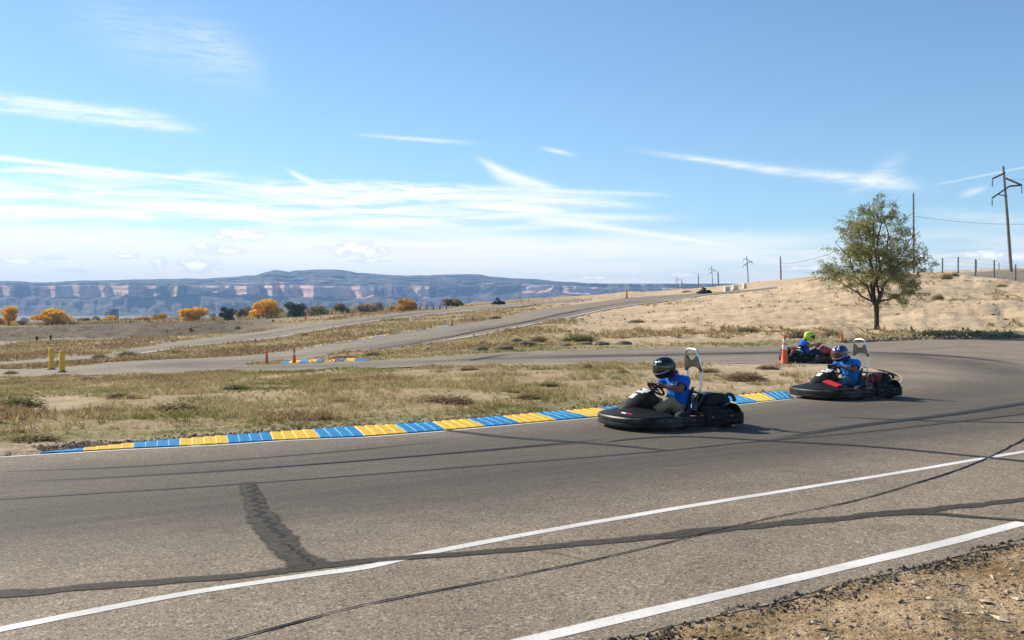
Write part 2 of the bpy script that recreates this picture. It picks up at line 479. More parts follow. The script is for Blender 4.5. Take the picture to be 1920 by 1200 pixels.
def poly_dist(X, Y, line):
    """distance to a polyline in plan"""
    best = np.full(np.shape(X), 1e9)
    for a, b in zip(line[:-1], line[1:]):
        ab = b[:2] - a[:2]; L2 = max(ab @ ab, 1e-9)
        t = np.clip(((X - a[0]) * ab[0] + (Y - a[1]) * ab[1]) / L2, 0, 1)
        best = np.minimum(best, np.hypot(X - a[0] - t * ab[0], Y - a[1] - t * ab[1]))
    return best

def inside(X, Y, poly):
    X = np.asarray(X); Y = np.asarray(Y); r = np.zeros(X.shape, bool)
    n = len(poly); j = n - 1
    for i in range(n):
        xi, yi = poly[i][:2]; xj, yj = poly[j][:2]
        if yi != yj:
            c = ((yi > Y) != (yj > Y)) & (X < (xj - xi) * (Y - yi) / (yj - yi) + xi)
            r ^= c
        j = i
    return r

# ------------------------------------------------------------------ track outlines (photo pixels -> ground)
KERB_LINE = [(0, 856), (75, 851.5), (157, 846.7), (250, 841.3), (337, 837.3), (428, 832.3), (512, 826.7), (600, 822.3), (683, 819.0), (763, 813), (835, 807.2), (909, 800.7), (976, 794.6), (1043, 788.8), (1106, 783.5), (1200, 775.5), (1290, 767), (1383, 758.5), (1430, 753.3), (1480, 748)]
TIP = [(1540, 741.5), (1600, 735), (1650, 728), (1679, 719), (1687, 709), (1672, 699), (1632, 690), (1560, 684), (1480, 681.5)]
BACK_NEAR = [(1390, 681), (1200, 681.5), (1000, 683), (920, 684), (800, 687), (700, 690.5), (550, 694.5), (440, 697), (300, 701), (100, 706), (0, 708), (-300, 716)]
BACK_FAR = [(1920, 635), (1800, 636), (1700, 638), (1560, 645), (1400, 650), (1250, 652.5), (1100, 655.5), (1000, 658.5), (900, 663), (800, 670), (690, 676), (620, 679), (530, 682.5), (470, 685.5)]
ISLAND = [(463, 683.5), (478, 680.5), (520, 677), (572, 673), (640, 661.5), (715, 656), (790, 647.5), (840, 640), (920, 627), (955, 619), (1055, 599.5), (1130, 583), (1205, 571), (1280, 560.5), (1330, 552.5), (1390, 547.5), (1423, 545), (1457, 541)]
CREST = [(1457, 537.5), (1423, 541), (1390, 544), (1357, 546.2), (1315, 549)]
UP_FAR = [(1280, 551.5), (1180, 558), (1080, 572), (980, 586), (880, 605), (800, 617.5), (720, 630), (640, 643), (560, 655), (500, 663), (440, 668), (375, 671.5), (250, 676.5), (200, 679.5), (150, 686), (120, 689.5), (0, 692.5), (-300, 698)]
kerb_w = catmull(GA(KERB_LINE), 4)
tip_w = catmull(GA([KERB_LINE[-1]] + TIP + [BACK_NEAR[0]]), 6)[1:-1]
back_near_w = GA(BACK_NEAR)
NEAR_EDGE = np.array([[-16.5, -6.7, 0], [0.60, 5.09, 0], [3.73, 7.25, 0], [12, 12.6, 0], [20, 18.2, 0], [30, 26, 0], [38, 36, 0], [40, 46, 0], [37, 54, 0]], float)
near_edge_w = np.concatenate([NEAR_EDGE[:2], catmull(NEAR_EDGE[1:], 5)[1:]])
near_edge_w = resample(near_edge_w, 0.5)
_jit = rng.normal(0, 0.022, len(near_edge_w)); near_edge_w[:, 0] += _jit * 0.57; near_edge_w[:, 1] -= _jit * 0.82
left_end = np.array([kerb_w[0] + (kerb_w[0] - kerb_w[6]) * k for k in (8.0, 5.0, 2.5, 1.0)])
TRACK = np.concatenate([near_edge_w, catmull(GA(BACK_FAR), 3), GA(ISLAND), GA(CREST), GA(UP_FAR), back_near_w[::-1], tip_w[::-1], kerb_w[::-1], left_end[::-1], [[-23, -6.7, 0]]])
ROAD2_LOW = [(-200, 694), (15, 683), (100, 677), (200, 671), (250, 666), (350, 652), (440, 643.5), (565, 627), (690, 605.5), (815, 590.5), (920, 579.5), (1000, 573), (1060, 567), (1110, 562)]
ROAD2_UP = [(1110, 560), (1060, 562.3), (1000, 566.5), (920, 572.5), (815, 580.5), (690, 594), (565, 607.5), (440, 627), (350, 638), (250, 653), (200, 663), (100, 671), (15, 678), (-200, 688)]
ROAD3_LOW = [(-200, 657), (0, 649), (100, 637.5), (160, 633)]
ROAD3_UP = [(160, 632), (100, 634.5), (0, 642), (-200, 648)]
ROAD4_LOW = [(2100, 545), (1920, 531), (1860, 523), (1800, 516)]
ROAD4_UP = [(1800, 511.5), (1860, 508), (1920, 505.5), (2100, 505)]
ROAD2 = np.concatenate([GA(ROAD2_LOW), GA(ROAD2_UP)])
ROAD3 = np.concatenate([GA(ROAD3_LOW), GA(ROAD3_UP)])
ROAD4 = np.concatenate([GA(ROAD4_LOW), GA(ROAD4_UP)])
INFIELD = np.concatenate([kerb_w, tip_w, back_near_w])

# ------------------------------------------------------------------ ground sheet
on_track = inside(GX, GY, TRACK)
on_road = on_track | inside(GX, GY, ROAD2) | inside(GX, GY, ROAD3) | inside(GX, GY, ROAD4)
U, V = to_px(GX, np.maximum(GY, 1.0), GZ)
def sst(x, a, b):
    t = np.clip((x - a) / (b - a), 0, 1); return t * t * (3 - 2 * t)
frame_d = np.minimum(np.full(GX.shape, 9.0), 9.0)
roadish = blur(on_road.astype(float), 3)
def fbm_grid(sx, sy, seed, oct=4, rough=0.55):
    r = np.random.default_rng(seed); out = np.zeros(GX.shape); amp = 1.0; tot = 0
    for o in range(oct):
        k = 2.0 ** o; tbl = r.normal(0, 1, (256, 256))
        x = GX * sx * k + 1000; y = GY * sy * k + 1000
        xi = np.floor(x).astype(int); yi = np.floor(y).astype(int); fx = x - xi; fy = y - yi
        fx = fx * fx * (3 - 2 * fx); fy = fy * fy * (3 - 2 * fy)
        a = tbl[xi % 256, yi % 256]; b = tbl[(xi + 1) % 256, yi % 256]; c = tbl[xi % 256, (yi + 1) % 256]; d = tbl[(xi + 1) % 256, (yi + 1) % 256]
        out += amp * ((a * (1 - fx) + b * fx) * (1 - fy) + (c * (1 - fx) + d * fx) * fy); tot += amp; amp *= rough
    return out / tot
off = np.clip(1 - roadish * 1.6, 0, 1)
near_d = poly_dist(GX, GY, near_edge_w[::3])
up_line = np.concatenate([GA(ISLAND), GA(CREST)])
up_d = poly_dist(GX, GY, up_line)
hill = sst(U, 1000, 1250) * sst(V, 646, 628) * sst(GY, 46, 60) * (GY < 400)
dz = off * (0.028 * fbm_grid(1.3, 1.3, 1) + 0.05 * fbm_grid(0.35, 0.35, 2) * sst(GY, 14, 30))
dz += off * hill * sst(up_d, 1.5, 14) * (0.24 * fbm_grid(0.08, 0.13, 3, 5, 0.6) - 0.50 * np.abs(fbm_grid(0.06, 0.17, 4, 6, 0.66)) + 0.18 + 0.20 * fbm_grid(0.30, 0.55, 8, 5, .72))
berm = sst(U, 620, 420) * (GY > 118) * (GY < 210)
dz += off * berm * (0.40 * fbm_grid(0.16, 0.13, 5, 5, .65) - 0.26)
dz += off * sst(GY, 40, 70) * (GY < 300) * 0.10 * fbm_grid(0.2, 0.2, 6, 4)
shoulder = (GY < 9.5) & (GX > -3)
dz += np.where(shoulder & ~on_track, -0.003 + 0.010 * fbm_grid(2.5, 2.5, 7) * sst(near_d, 0, .4), 0)
depress = np.where(on_road, -np.clip(0.05 + 0.0016 * GY, 0.05, 0.35), 0)
depress = np.where(on_road & (GY < 14) & (near_d < 0.5), -0.004, depress)
GZT = GZ + dz * np.where(on_road, 0, 1) + depress
# colour fields of the ground (sand, brown weeds, green weeds, grey berm)
kerb_d = poly_dist(GX, GY, kerb_w[::4])
infield = inside(GX, GY, INFIELD)
green = np.zeros(GX.shape)
green += infield * np.exp(-((kerb_d - 1.75) / 0.55) ** 2) * 0.9
bf = GA(BACK_FAR)
bfd = poly_dist(GX, GY, bf)
green += (~infield) * (~on_road) * np.exp(-((bfd - 1.6) / 1.3) ** 2) * sst(U, 640, 760) * 0.85
bare = np.exp(-((U - 122) / 60) ** 2 - ((V - 752) / 17) ** 2)
weeds = infield * (1 - np.clip(1.3 * bare, 0, 1)) * sst(kerb_d, 1.2, 2.6) * (0.75 - 0.55 * sst(U, 1050, 1400))
between = sst(V, 700, 690) * sst(U, 1100, 900) * (~infield) * (GY < 400)
weeds += between * 1.1 * (GY > 40) * (1 - .6 * berm)
sand = np.maximum(hill, infield * sst(U, 1050, 1450) * 0.6)
graveld = infield * sst(kerb_d, 1.15, 0.7)
valley = sst(GY, 330, 600)
nv = NR * NC
idx = np.arange(nv).reshape(NR, NC)
quads = np.stack([idx[:-1, :-1], idx[:-1, 1:], idx[1:, 1:], idx[1:, :-1]], -1).reshape(-1, 4)
gverts = np.stack([GX, GY, GZT], -1).reshape(-1, 3)

def ground_material():
    m = bpy.data.materials.new('ground_soil'); m.use_nodes = True
    k = NT(m.node_tree); bs = m.node_tree.nodes['Principled BSDF']
    co = k.node('ShaderNodeTexCoord').outputs['Object']
    A = {n: k.attr(n).outputs['Fac'] for n in ('green', 'weeds', 'sand', 'berm', 'gravel', 'valley', 'earth')}
    big = k.noise(co, 0.22, 5, 0.6); mid = k.noise(co, 1.1, 6, 0.65); fine = k.noise(co, 9.0, 5, 0.7); grit = k.noise(co, 55.0, 3, 0.7)
    flat = k.noise(k.scale(co, (0.12, 0.4, 1.0)), 1.0, 6, 0.62)
    soil = k.mix(k.ramp(mid, 0.3, 0.7), (0.36, 0.27, 0.17), (0.52, 0.40, 0.26))
    sandc = k.mix(k.ramp(flat, 0.32, 0.66), (0.44, 0.325, 0.20), (0.61, 0.475, 0.32))
    sandc = k.mix(k.ramp(k.noise(k.scale(co, (0.35, 0.8, 1)), 1.0, 6, 0.72), 0.53, 0.70, 0, 0.8), sandc, (0.27, 0.20, 0.115))
    c = k.mix(A['sand'], soil, sandc)
    dry = k.mix(k.ramp(fine, 0.35, 0.65), (0.22, 0.155, 0.068), (0.36, 0.265, 0.125))
    wm = k.m('MULTIPLY', A['weeds'], k.ramp(k.m('ADD', k.m('MULTIPLY', big, 0.5), k.m('MULTIPLY', mid, 0.5)), 0.38, 0.60))
    c = k.mix(wm, c, dry)
    gm = k.m('MULTIPLY', A['green'], k.ramp(k.m('ADD', k.m('MULTIPLY', mid, 0.6), k.m('MULTIPLY', fine, 0.4)), 0.38, 0.56))
    gm2 = k.m('MULTIPLY', A['weeds'], k.ramp(k.noise(co, 0.7, 5, 0.6), 0.53, 0.66, 0, 0.6))
    c = k.mix(k.m('MAXIMUM', gm, gm2), c, k.mix(k.ramp(fine, 0.35, 0.65), (0.13, 0.14, 0.04), (0.24, 0.23, 0.085)))
    bc = k.mix(k.ramp(k.noise(co, 0.6, 6, 0.7), 0.35, 0.65), (0.085, 0.07, 0.05), (0.185, 0.148, 0.10))
    c = k.mix(A['berm'], c, bc)
    vo = k.node('ShaderNodeTexVoronoi'); k.put(vo.inputs['Vector'], co); vo.inputs['Scale'].default_value = 26
    stone = k.mix(k.ramp(k.sep(vo.outputs['Color'])[0], 0.2, 0.9), (0.16, 0.13, 0.10), (0.50, 0.41, 0.30))
    c = k.mix(k.m('MULTIPLY', A['gravel'], 0.55), c, stone)
    ec = k.mix(k.ramp(k.noise(co, 1.3, 6, 0.68), 0.34, 0.66), (0.22, 0.145, 0.072), (0.43, 0.32, 0.20))
    c = k.mix(A['earth'], c, ec)
    c = k.mix(A['valley'], c, k.mix(k.ramp(k.noise(co, 0.01, 6, 0.6), 0.35, 0.65), (0.20, 0.17, 0.11), (0.33, 0.29, 0.21)))
    g2 = k.ramp(grit, 0.25, 0.75, 0.78, 1.22, smooth=False)
    c = k.mix(1.0, c, k.comb(g2, g2, g2), 'MULTIPLY')
    k.put(bs.inputs['Base Color'], c)
    bs.inputs['Roughness'].default_value = 0.95; bs.inputs['Specular IOR Level'].default_value = 0.1
    b = k.node('ShaderNodeBump'); b.inputs['Strength'].default_value = 0.7; b.inputs['Distance'].default_value = 0.06
    k.put(b.inputs['Height'], k.m('ADD', fine, k.m('MULTIPLY', grit, 0.35))); 
    b2 = k.node('ShaderNodeBump'); b2.inputs['Strength'].default_value = 0.6; b2.inputs['Distance'].default_value = 0.35
    k.put(b2.inputs['Height'], mid); k.put(b2.inputs['Normal'], b.outputs[0])
    k.put(bs.inputs['Normal'], b2.outputs[0])
    return m
gme = mesh_of('ground', gverts, quads, ground_material(), smooth=True)
ground_o = link('ground', gme)
props(ground_o, kind='structure')
gravel_f = np.clip(graveld, 0, 1)
earth = (shoulder & ~on_track).astype(float)
for nm, a in (('green', green), ('weeds', weeds), ('sand', sand), ('berm', blur(berm.astype(float), 2)), ('gravel', gravel_f), ('valley', valley), ('earth', earth)):
    set_float_attr(gme, nm, np.clip(a, 0, 1).reshape(-1))

# ------------------------------------------------------------------ asphalt
def asphalt_material():
    m = bpy.data.materials.new('asphalt'); m.use_nodes = True
    k = NT(m.node_tree); bs = m.node_tree.nodes['Principled BSDF']
    co = k.node('ShaderNodeTexCoord').outputs['Object']
    rub = k.attr('rubber').outputs['Fac']
    vo = k.node('ShaderNodeTexVoronoi'); k.put(vo.inputs['Vector'], co); vo.inputs['Scale'].default_value = 120
    vo2 = k.node('ShaderNodeTexVoronoi'); k.put(vo2.inputs['Vector'], co); vo2.inputs['Scale'].default_value = 55
    ag = k.sep(vo.outputs['Color'])[0]; ag2 = k.sep(vo2.outputs['Color'])[1]
    patch = k.noise(co, 0.5, 5, 0.6); mid = k.noise(co, 3.2, 5, 0.6)
    base = k.mix(k.ramp(ag, 0.05, 0.95, smooth=False), (0.118, 0.097, 0.073), (0.318, 0.262, 0.196))
    base = k.mix(k.ramp(ag2, 0.90, 0.96), base, (0.38, 0.31, 0.225))
    base = k.mix(k.ramp(ag2, 0.11, 0.05), base, (0.11, 0.09, 0.068))
    f = k.m('MULTIPLY', k.ramp(patch, 0.3, 0.7, 0.84, 1.14), k.ramp(mid, 0.3, 0.7, 0.92, 1.08))
    base = k.mix(1.0, base, k.comb(f, f, f), 'MULTIPLY')
    # rubbered-in racing line with streaks along the driving direction
    mp = k.node('ShaderNodeMapping'); mp.inputs['Rotation'].default_value = (0, 0, -R(33)); k.put(mp.inputs['Vector'], co)
    st = k.noise(k.scale(mp.outputs[0], (0.12, 5.0, 1)), 1.0, 5, 0.65)
    rr = k.m('MULTIPLY', rub, k.ramp(st, 0.25, 0.7, 0.78, 1.0))
    base = k.mix(rr, base, k.mix(k.ramp(ag, 0.1, 0.95, smooth=False), (0.036, 0.033, 0.029), (0.098, 0.087, 0.072)))
    k.put(bs.inputs['Base Color'], base)
    bs.inputs['Roughness'].default_value = 0.88; bs.inputs['Specular IOR Level'].default_value = 0.25
    b = k.node('ShaderNodeBump'); b.inputs['Strength'].default_value = 0.4; b.inputs['Distance'].default_value = 0.005
    k.put(b.inputs['Height'], k.m('SUBTRACT', 1.0, vo.outputs['Distance'])); k.put(bs.inputs['Normal'], b.outputs[0])
    return m
ASPHALT = asphalt_material()

def road_surface(name, outline, spacing=0.035, smin=0.35, lift=0.0):
    xs0, ys0 = outline[:, 0].min(), outline[:, 1].min(); ys1 = outline[:, 1].max()
    pts = []
    y = ys0 + 0.2
    while y < ys1:
        s = max(smin, spacing * max(y, 0)) * 1.0
        for x in np.arange(outline[:, 0].min(), outline[:, 0].max(), s): pts.append((x + rng.uniform(-.2, .2) * s, y + rng.uniform(-.2, .2) * s))
        y += s
    pts = np.array(pts)
    pts = pts[inside(pts[:, 0], pts[:, 1], outline)]
    ol = []
    for a, b in zip(outline, np.roll(outline, -1, axis=0)):
        L = np.linalg.norm((b - a)[:2]); s = max(0.4, 0.05 * abs(a[1])); n = max(1, int(L / s))
        for t in range(n): ol.append((a + (b - a) * t / n)[:2])
    ol = np.array(ol)
    d = np.full(len(pts), 1e9)
    for i in range(0, len(ol)): d = np.minimum(d, np.hypot(pts[:, 0] - ol[i, 0], pts[:, 1] - ol[i, 1]))
    pts = pts[d > np.maximum(0.18, 0.012 * np.maximum(pts[:, 1], 0))]
    allp = np.concatenate([ol, pts]); n = len(ol)
    vs, es, fs, *_ = delaunay_2d_cdt([Vector(p) for p in allp], [(i, (i + 1) % n) for i in range(n)], [], 0, 1e-5)
    P2 = np.array([(v.x, v.y) for v in vs])
    cen = np.array([P2[list(f)].mean(0) for f in fs])
    ok = inside(cen[:, 0], cen[:, 1], ol)
    fs = [f for f, o in zip(fs, ok) if o]
    z = ground_z(P2[:, 0], P2[:, 1]) + lift
    me = mesh_of(name, np.column_stack([P2, z]), fs, ASPHALT, smooth=True)
    o = link(name, me); props(o, kind='structure')
    return o, P2

def rubber_of(P2, lines):
    r = np.zeros(len(P2))
    for px, wid, amt in lines:
        d = poly_dist(P2[:, 0], P2[:, 1], catmull(GA(px), 3))
        r = 1 - (1 - r) * (1 - amt * np.exp(-(d / wid) ** 2))
    return r
track_o, TP = road_surface('race_track', TRACK)
set_float_attr(track_o.data, 'rubber', rubber_of(TP, [
    ([(-300, 1010), (0, 975), (350, 950), (700, 925), (1100, 880), (1500, 830), (1900, 775), (2150, 740)], 1.25, 1.0),
    ([(-400, 965), (0, 935), (400, 897), (900, 850), (1300, 808), (1700, 760), (1920, 728)], 2.1, 0.62),
    ([(-200, 905), (300, 880), (700, 850), (1100, 815), (1500, 775), (1750, 745), (1900, 715), (1880, 690), (1700, 668), (1500, 663), (1200, 666), (900, 673)], 1.0, 0.72),
    ([(1900, 700), (1700, 664), (1500, 660), (1200, 665), (900, 673), (700, 683), (500, 688.5), (400, 689), (320, 685.5), (400, 678), (600, 662), (750, 642), (900, 617), (1050, 590), (1200, 566)], 1.0, 0.7),
    ([(300, 684), (420, 682)], 2.6, 0.5),
]))
road2_o, RP = road_surface('access_road', ROAD2, smin=1.2)
set_float_attr(road2_o.data, 'rubber', rubber_of(RP, [([(200, 667), (440, 636), (690, 600), (920, 576.5)], 1.2, 0.45)]))
road3_o, RP3 = road_surface('dirt_road', ROAD3, smin=1.5); set_float_attr(road3_o.data, 'rubber', np.zeros(len(RP3)))
road4_o, RP4 = road_surface('service_road', ROAD4, smin=2.0); set_float_attr(road4_o.data, 'rubber', np.zeros(len(RP4)))

# ------------------------------------------------------------------ painted lines, sealed cracks, tyre marks
def mark_material(name, col, edge=0.0, rough=0.7, wear=0.5, scale=30.0, wear_lo=0.30, base_col=None, spec=0.2):
    """thin coat on the asphalt, worn through where the noise says so"""
    m = bpy.data.materials.new(name); m.use_nodes = True
    k = NT(m.node_tree); bs = m.node_tree.nodes['Principled BSDF']
    co = k.node('ShaderNodeTexCoord').outputs['Object']
    n = k.noise(co, scale, 5, 0.7); n2 = k.noise(co, 1.6, 4, 0.6)
    f = k.ramp(n2, 0.3, 0.7, 0.85, 1.1)
    k.put(bs.inputs['Base Color'], k.mix(1.0, k.mix(k.ramp(n, 0.35, 0.7), col, base_col or col), k.comb(f, f, f), 'MULTIPLY'))
    bs.inputs['Roughness'].default_value = rough; bs.inputs['Specular IOR Level'].default_value = spec
    acr = k.attr('across').outputs['Fac']
    a = k.ramp(n, wear_lo, wear_lo + 0.16, 1 - wear, 1.0)
    a = k.m('MULTIPLY', a, k.ramp(acr, 0.0, max(edge, 0.01)))
    a = k.m('MULTIPLY', a, k.attr('fade').outputs['Fac'])
    tr = k.node('ShaderNodeBsdfTransparent'); mx = k.node('ShaderNodeMixShader')
    k.put(mx.inputs[0], a); k.l.new(tr.outputs[0], mx.inputs[1]); k.l.new(bs.outputs[0], mx.inputs[2])
    k.l.new(mx.outputs[0], m.node_tree.nodes['Material Output'].inputs[0])
    return m
WHITE_LINE = mark_material('worn_white_paint', (0.72, 0.71, 0.68), 0.13, wear=0.5, scale=50, wear_lo=0.32, base_col=(0.62, 0.60, 0.56))
DULL_LINE = mark_material('dusty_old_paint', (0.40, 0.36, 0.29), 0.2, wear=0.7, scale=30, wear_lo=0.36)
SEAL = mark_material('crack_sealant', (0.050, 0.045, 0.038), 0.35, wear=0.45, scale=16, rough=0.8, base_col=(0.078, 0.068, 0.056), spec=0.12)
TYRE = mark_material('tyre_rubber_mark', (0.034, 0.034, 0.036), 0.8, wear=0.5, scale=12)
CRACK = mark_material('open_crack', (0.006, 0.0055, 0.005), 0.1, wear=0.15, scale=9)

def ribbon(name, px, width, mat, lift, per=8, jitter=0.0, fade=(0.0, 0.0), world_pts=None, step=None, cross=4):
    W = catmull(GA(px), per) if world_pts is None else world_pts
    if step: W = resample(W, step)
    n = len(W); T = np.gradient(W[:, :2], axis=0); T /= np.linalg.norm(T, axis=1)[:, None] + 1e-9
    N = np.stack([-T[:, 1], T[:, 0]], 1)
    wd = np.interp(np.linspace(0, 1, n), np.linspace(0, 1, len(width)), width) if hasattr(width, '__len__') else np.full(n, width)
    L = wd / 2; Rr = wd / 2
    if jitter:
        def jn(): return np.convolve(rng.normal(0, 1, n + 6), [.1, .2, .4, .2, .1], 'same')[3:-3]
        L = L * np.clip(1 + jitter * jn(), 0.2, 2); Rr = Rr * np.clip(1 + jitter * jn(), 0.2, 2)
    vs, ac, fd = [], [], []
    for i in range(n):
        t = i / (n - 1)
        f = min(1.0, t / fade[0] if fade[0] else 1.0, (1 - t) / fade[1] if fade[1] else 1.0)
        for c in range(cross + 1):
            q = c / cross; p = W[i, :2] + N[i] * (L[i] * (1 - q) - Rr[i] * q)
            vs.append((p[0], p[1])); ac.append(1 - abs(2 * q - 1)); fd.append(f)
    vs = np.array(vs); z = ground_z(vs[:, 0], vs[:, 1]) + lift + 0.00035 * np.clip(vs[:, 1] - 12, 0, 300)
    k = cross + 1
    fs = [(i * k + c, (i + 1) * k + c, (i + 1) * k + c + 1, i * k + c + 1) for i in range(n - 1) for c in range(cross)]
    me = mesh_of(name, np.column_stack([vs, z]), fs, mat)
    set_float_attr(me, 'across', ac); set_float_attr(me, 'fade', fd)
    o = link(name, me); props(o, kind='structure'); return o
LN = 'painted_line'
ribbon(LN, [(-200, 1222), (0, 1181), (300, 1122), (460, 1096), (590, 1077), (690, 1063), (780, 1042), (960, 1007), (1240, 958), (1500, 916), (1700, 884), (1830, 862), (1920, 847), (2100, 817)], 0.105, WHITE_LINE, 0.0025, step=0.12, jitter=0.10)
ribbon(LN, [(860, 1235), (1000, 1199), (1310, 1126), (1600, 1059), (1790, 1014), (1918, 980)], 0.125, WHITE_LINE, 0.0025, step=0.12, jitter=0.06)
ribbon(LN, None, 0.07, WHITE_LINE, 0.0025, world_pts=np.concatenate([left_end, kerb_w])+np.array([0.035, -0.05, 0]), jitter=0.1)
ribbon(LN, None, 0.07, DULL_LINE, 0.0025, world_pts=tip_w + np.array([0.05, 0.0, 0]), jitter=0.3)
ribbon(LN, [(1560, 684.6), (1390, 681.8), (1200, 682.3), (1000, 683.8), (800, 687.8)], 0.16, WHITE_LINE, 0.01, jitter=0.3)
ribbon(LN, [(250, 664.5), (350, 650.3), (440, 642), (565, 625.6), (690, 604.3), (815, 589.4), (920, 578.6), (1000, 572)], 0.32, WHITE_LINE, 0.05, jitter=0.2)
ribbon(LN, [(840, 639), (920, 625.6), (955, 617.8), (1055, 598.5), (1130, 582.2), (1205, 570.3), (1280, 559.8), (1330, 552)], 0.24, WHITE_LINE, 0.04, jitter=0.2)
SKD = 'tyre_mark'
ribbon(SKD, [(-150, 946), (0, 936.5), (230, 922), (450, 908), (960, 869), (1250, 845), (1400, 830), (1540, 818), (1700, 802), (1920, 776), (2100, 750)], 0.085, TYRE, 0.0035)
ribbon(SKD, [(835, 807), (880, 812), (950, 820), (1060, 828), (1160, 836), (1255, 845)], [0.16, 0.24, 0.20, 0.16], TYRE, 0.0050, fade=(0.05, 0.1))
ribbon(SKD, [(1130, 831), (1180, 824), (1270, 819), (1360, 822), (1460, 828), (1635, 838), (1850, 858), (1960, 870)], [0.06, 0.16, 0.2, 0.16], TYRE, 0.0062, fade=(0.1, 0.0))
ribbon(SKD, [(1560, 782), (1650, 786), (1780, 790), (1950, 793)], 0.16, TYRE, 0.0035, fade=(0.3, 0))
ribbon(SKD, [(300, 893), (700, 862), (1000, 836), (1150, 822)], 0.10, TYRE, 0.0070, fade=(0.3, 0.3))
ribbon(SKD, [(0, 905), (300, 890), (620, 868), (900, 846), (1150, 826)], 0.12, TYRE, 0.0035, fade=(0.3, 0.3))
ribbon(SKD, [(0, 885), (300, 872), (620, 848), (850, 826)], 0.09, TYRE, 0.0035, fade=(0.2, 0.3))
ribbon(SKD, [(1420, 830), (1600, 800), (1800, 775), (1960, 750)], 0.3, TYRE, 0.0080, fade=(0.4, 0))
ribbon(SKD, [(1920, 685), (1800, 670), (1650, 662), (1480, 661), (1300, 665), (1100, 669), (920, 677)], 0.5, TYRE, 0.02, fade=(0.2, 0.2))
ribbon(SKD, [(880, 676), (940, 667), (990, 663)], 0.3, TYRE, 0.02)
ribbon(SKD, [(560, 675), (700, 655), (820, 636), (920, 617), (1020, 596), (1130, 575), (1230, 560)], 0.6, TYRE, 0.04, fade=(0.2, 0.2))
ribbon(SKD, [(440, 634), (565, 617), (690, 600), (815, 585)], 0.6, TYRE, 0.06, fade=(0.2, 0.2))
SL = 'crack_seal'
ribbon(SL, [(-200, 1130), (0, 1114), (200, 1100), (350, 1089), (480, 1077), (600, 1062), (740, 1049), (860, 1040), (960, 1032), (1160, 1013), (1400, 988), (1600, 970), (1700, 960), (1760, 954), (1840, 946), (1925, 935), (2050, 922)], [0.20, 0.17, 0.15, 0.13, 0.17, 0.20, 0.20, 0.22, 0.15, 0.12], SEAL, 0.0045, step=0.07, jitter=0.35)
ribbon(SL, [(464, 905), (470, 925), (480, 950), (496, 978), (520, 1008), (548, 1036), (588, 1064)], [0.17, 0.20, 0.22, 0.26, 0.28, 0.26, 0.34], SEAL, 0.0055, step=0.035, jitter=0.22)
ribbon(SL, [(1700, 961), (1760, 965), (1815, 969), (1870, 973), (1960, 980)], [0.20, 0.13, 0.09, 0.12], SEAL, 0.0055, step=0.06, jitter=0.4)
CR = 'asphalt_crack'
ribbon(CR, [(300, 1236), (440, 1199), (650, 1143), (800, 1112), (960, 1082), (1160, 1040), (1300, 1006), (1430, 975), (1600, 940), (1700, 912), (1800, 880), (1860, 855), (1925, 822), (1990, 790)], [0.022, 0.020, 0.020, 0.024, 0.035, 0.045], CRACK, 0.0065, step=0.05, jitter=0.6, cross=2)
def zigzag(p, n, amp):
    W = resample(catmull(GA(p), 4), 0.02); d = W[-1] - W[0]; out = []
    m = len(W)
    for i in range(n + 1):
        q = W[int(i * (m - 1) / n)].copy(); q[0] += amp * (1 if i % 2 else -1) * rng.uniform(0.3, 1.0); q[1] += rng.normal(0, amp * 0.35); out.append(q)
    return np.array(out)
ribbon(CR, None, [0.04, 0.05, 0.035], CRACK, 0.0075, world_pts=zigzag([(470, 908), (478, 935), (490, 965), (510, 988), (530, 1012)], 22, 0.06), cross=2, jitter=0.5)
ribbon(CR, None, [0.018, 0.012], CRACK, 0.0075, world_pts=zigzag([(535, 1020), (560, 1040), (590, 1062)], 12, 0.03), cross=2, jitter=0.5)
ribbon(CR, None, [0.01, 0.005], CRACK, 0.0075, world_pts=zigzag([(1005, 1034), (1050, 1040), (1095, 1050), (1135, 1056)], 16, 0.02), cross=2, jitter=0.5)


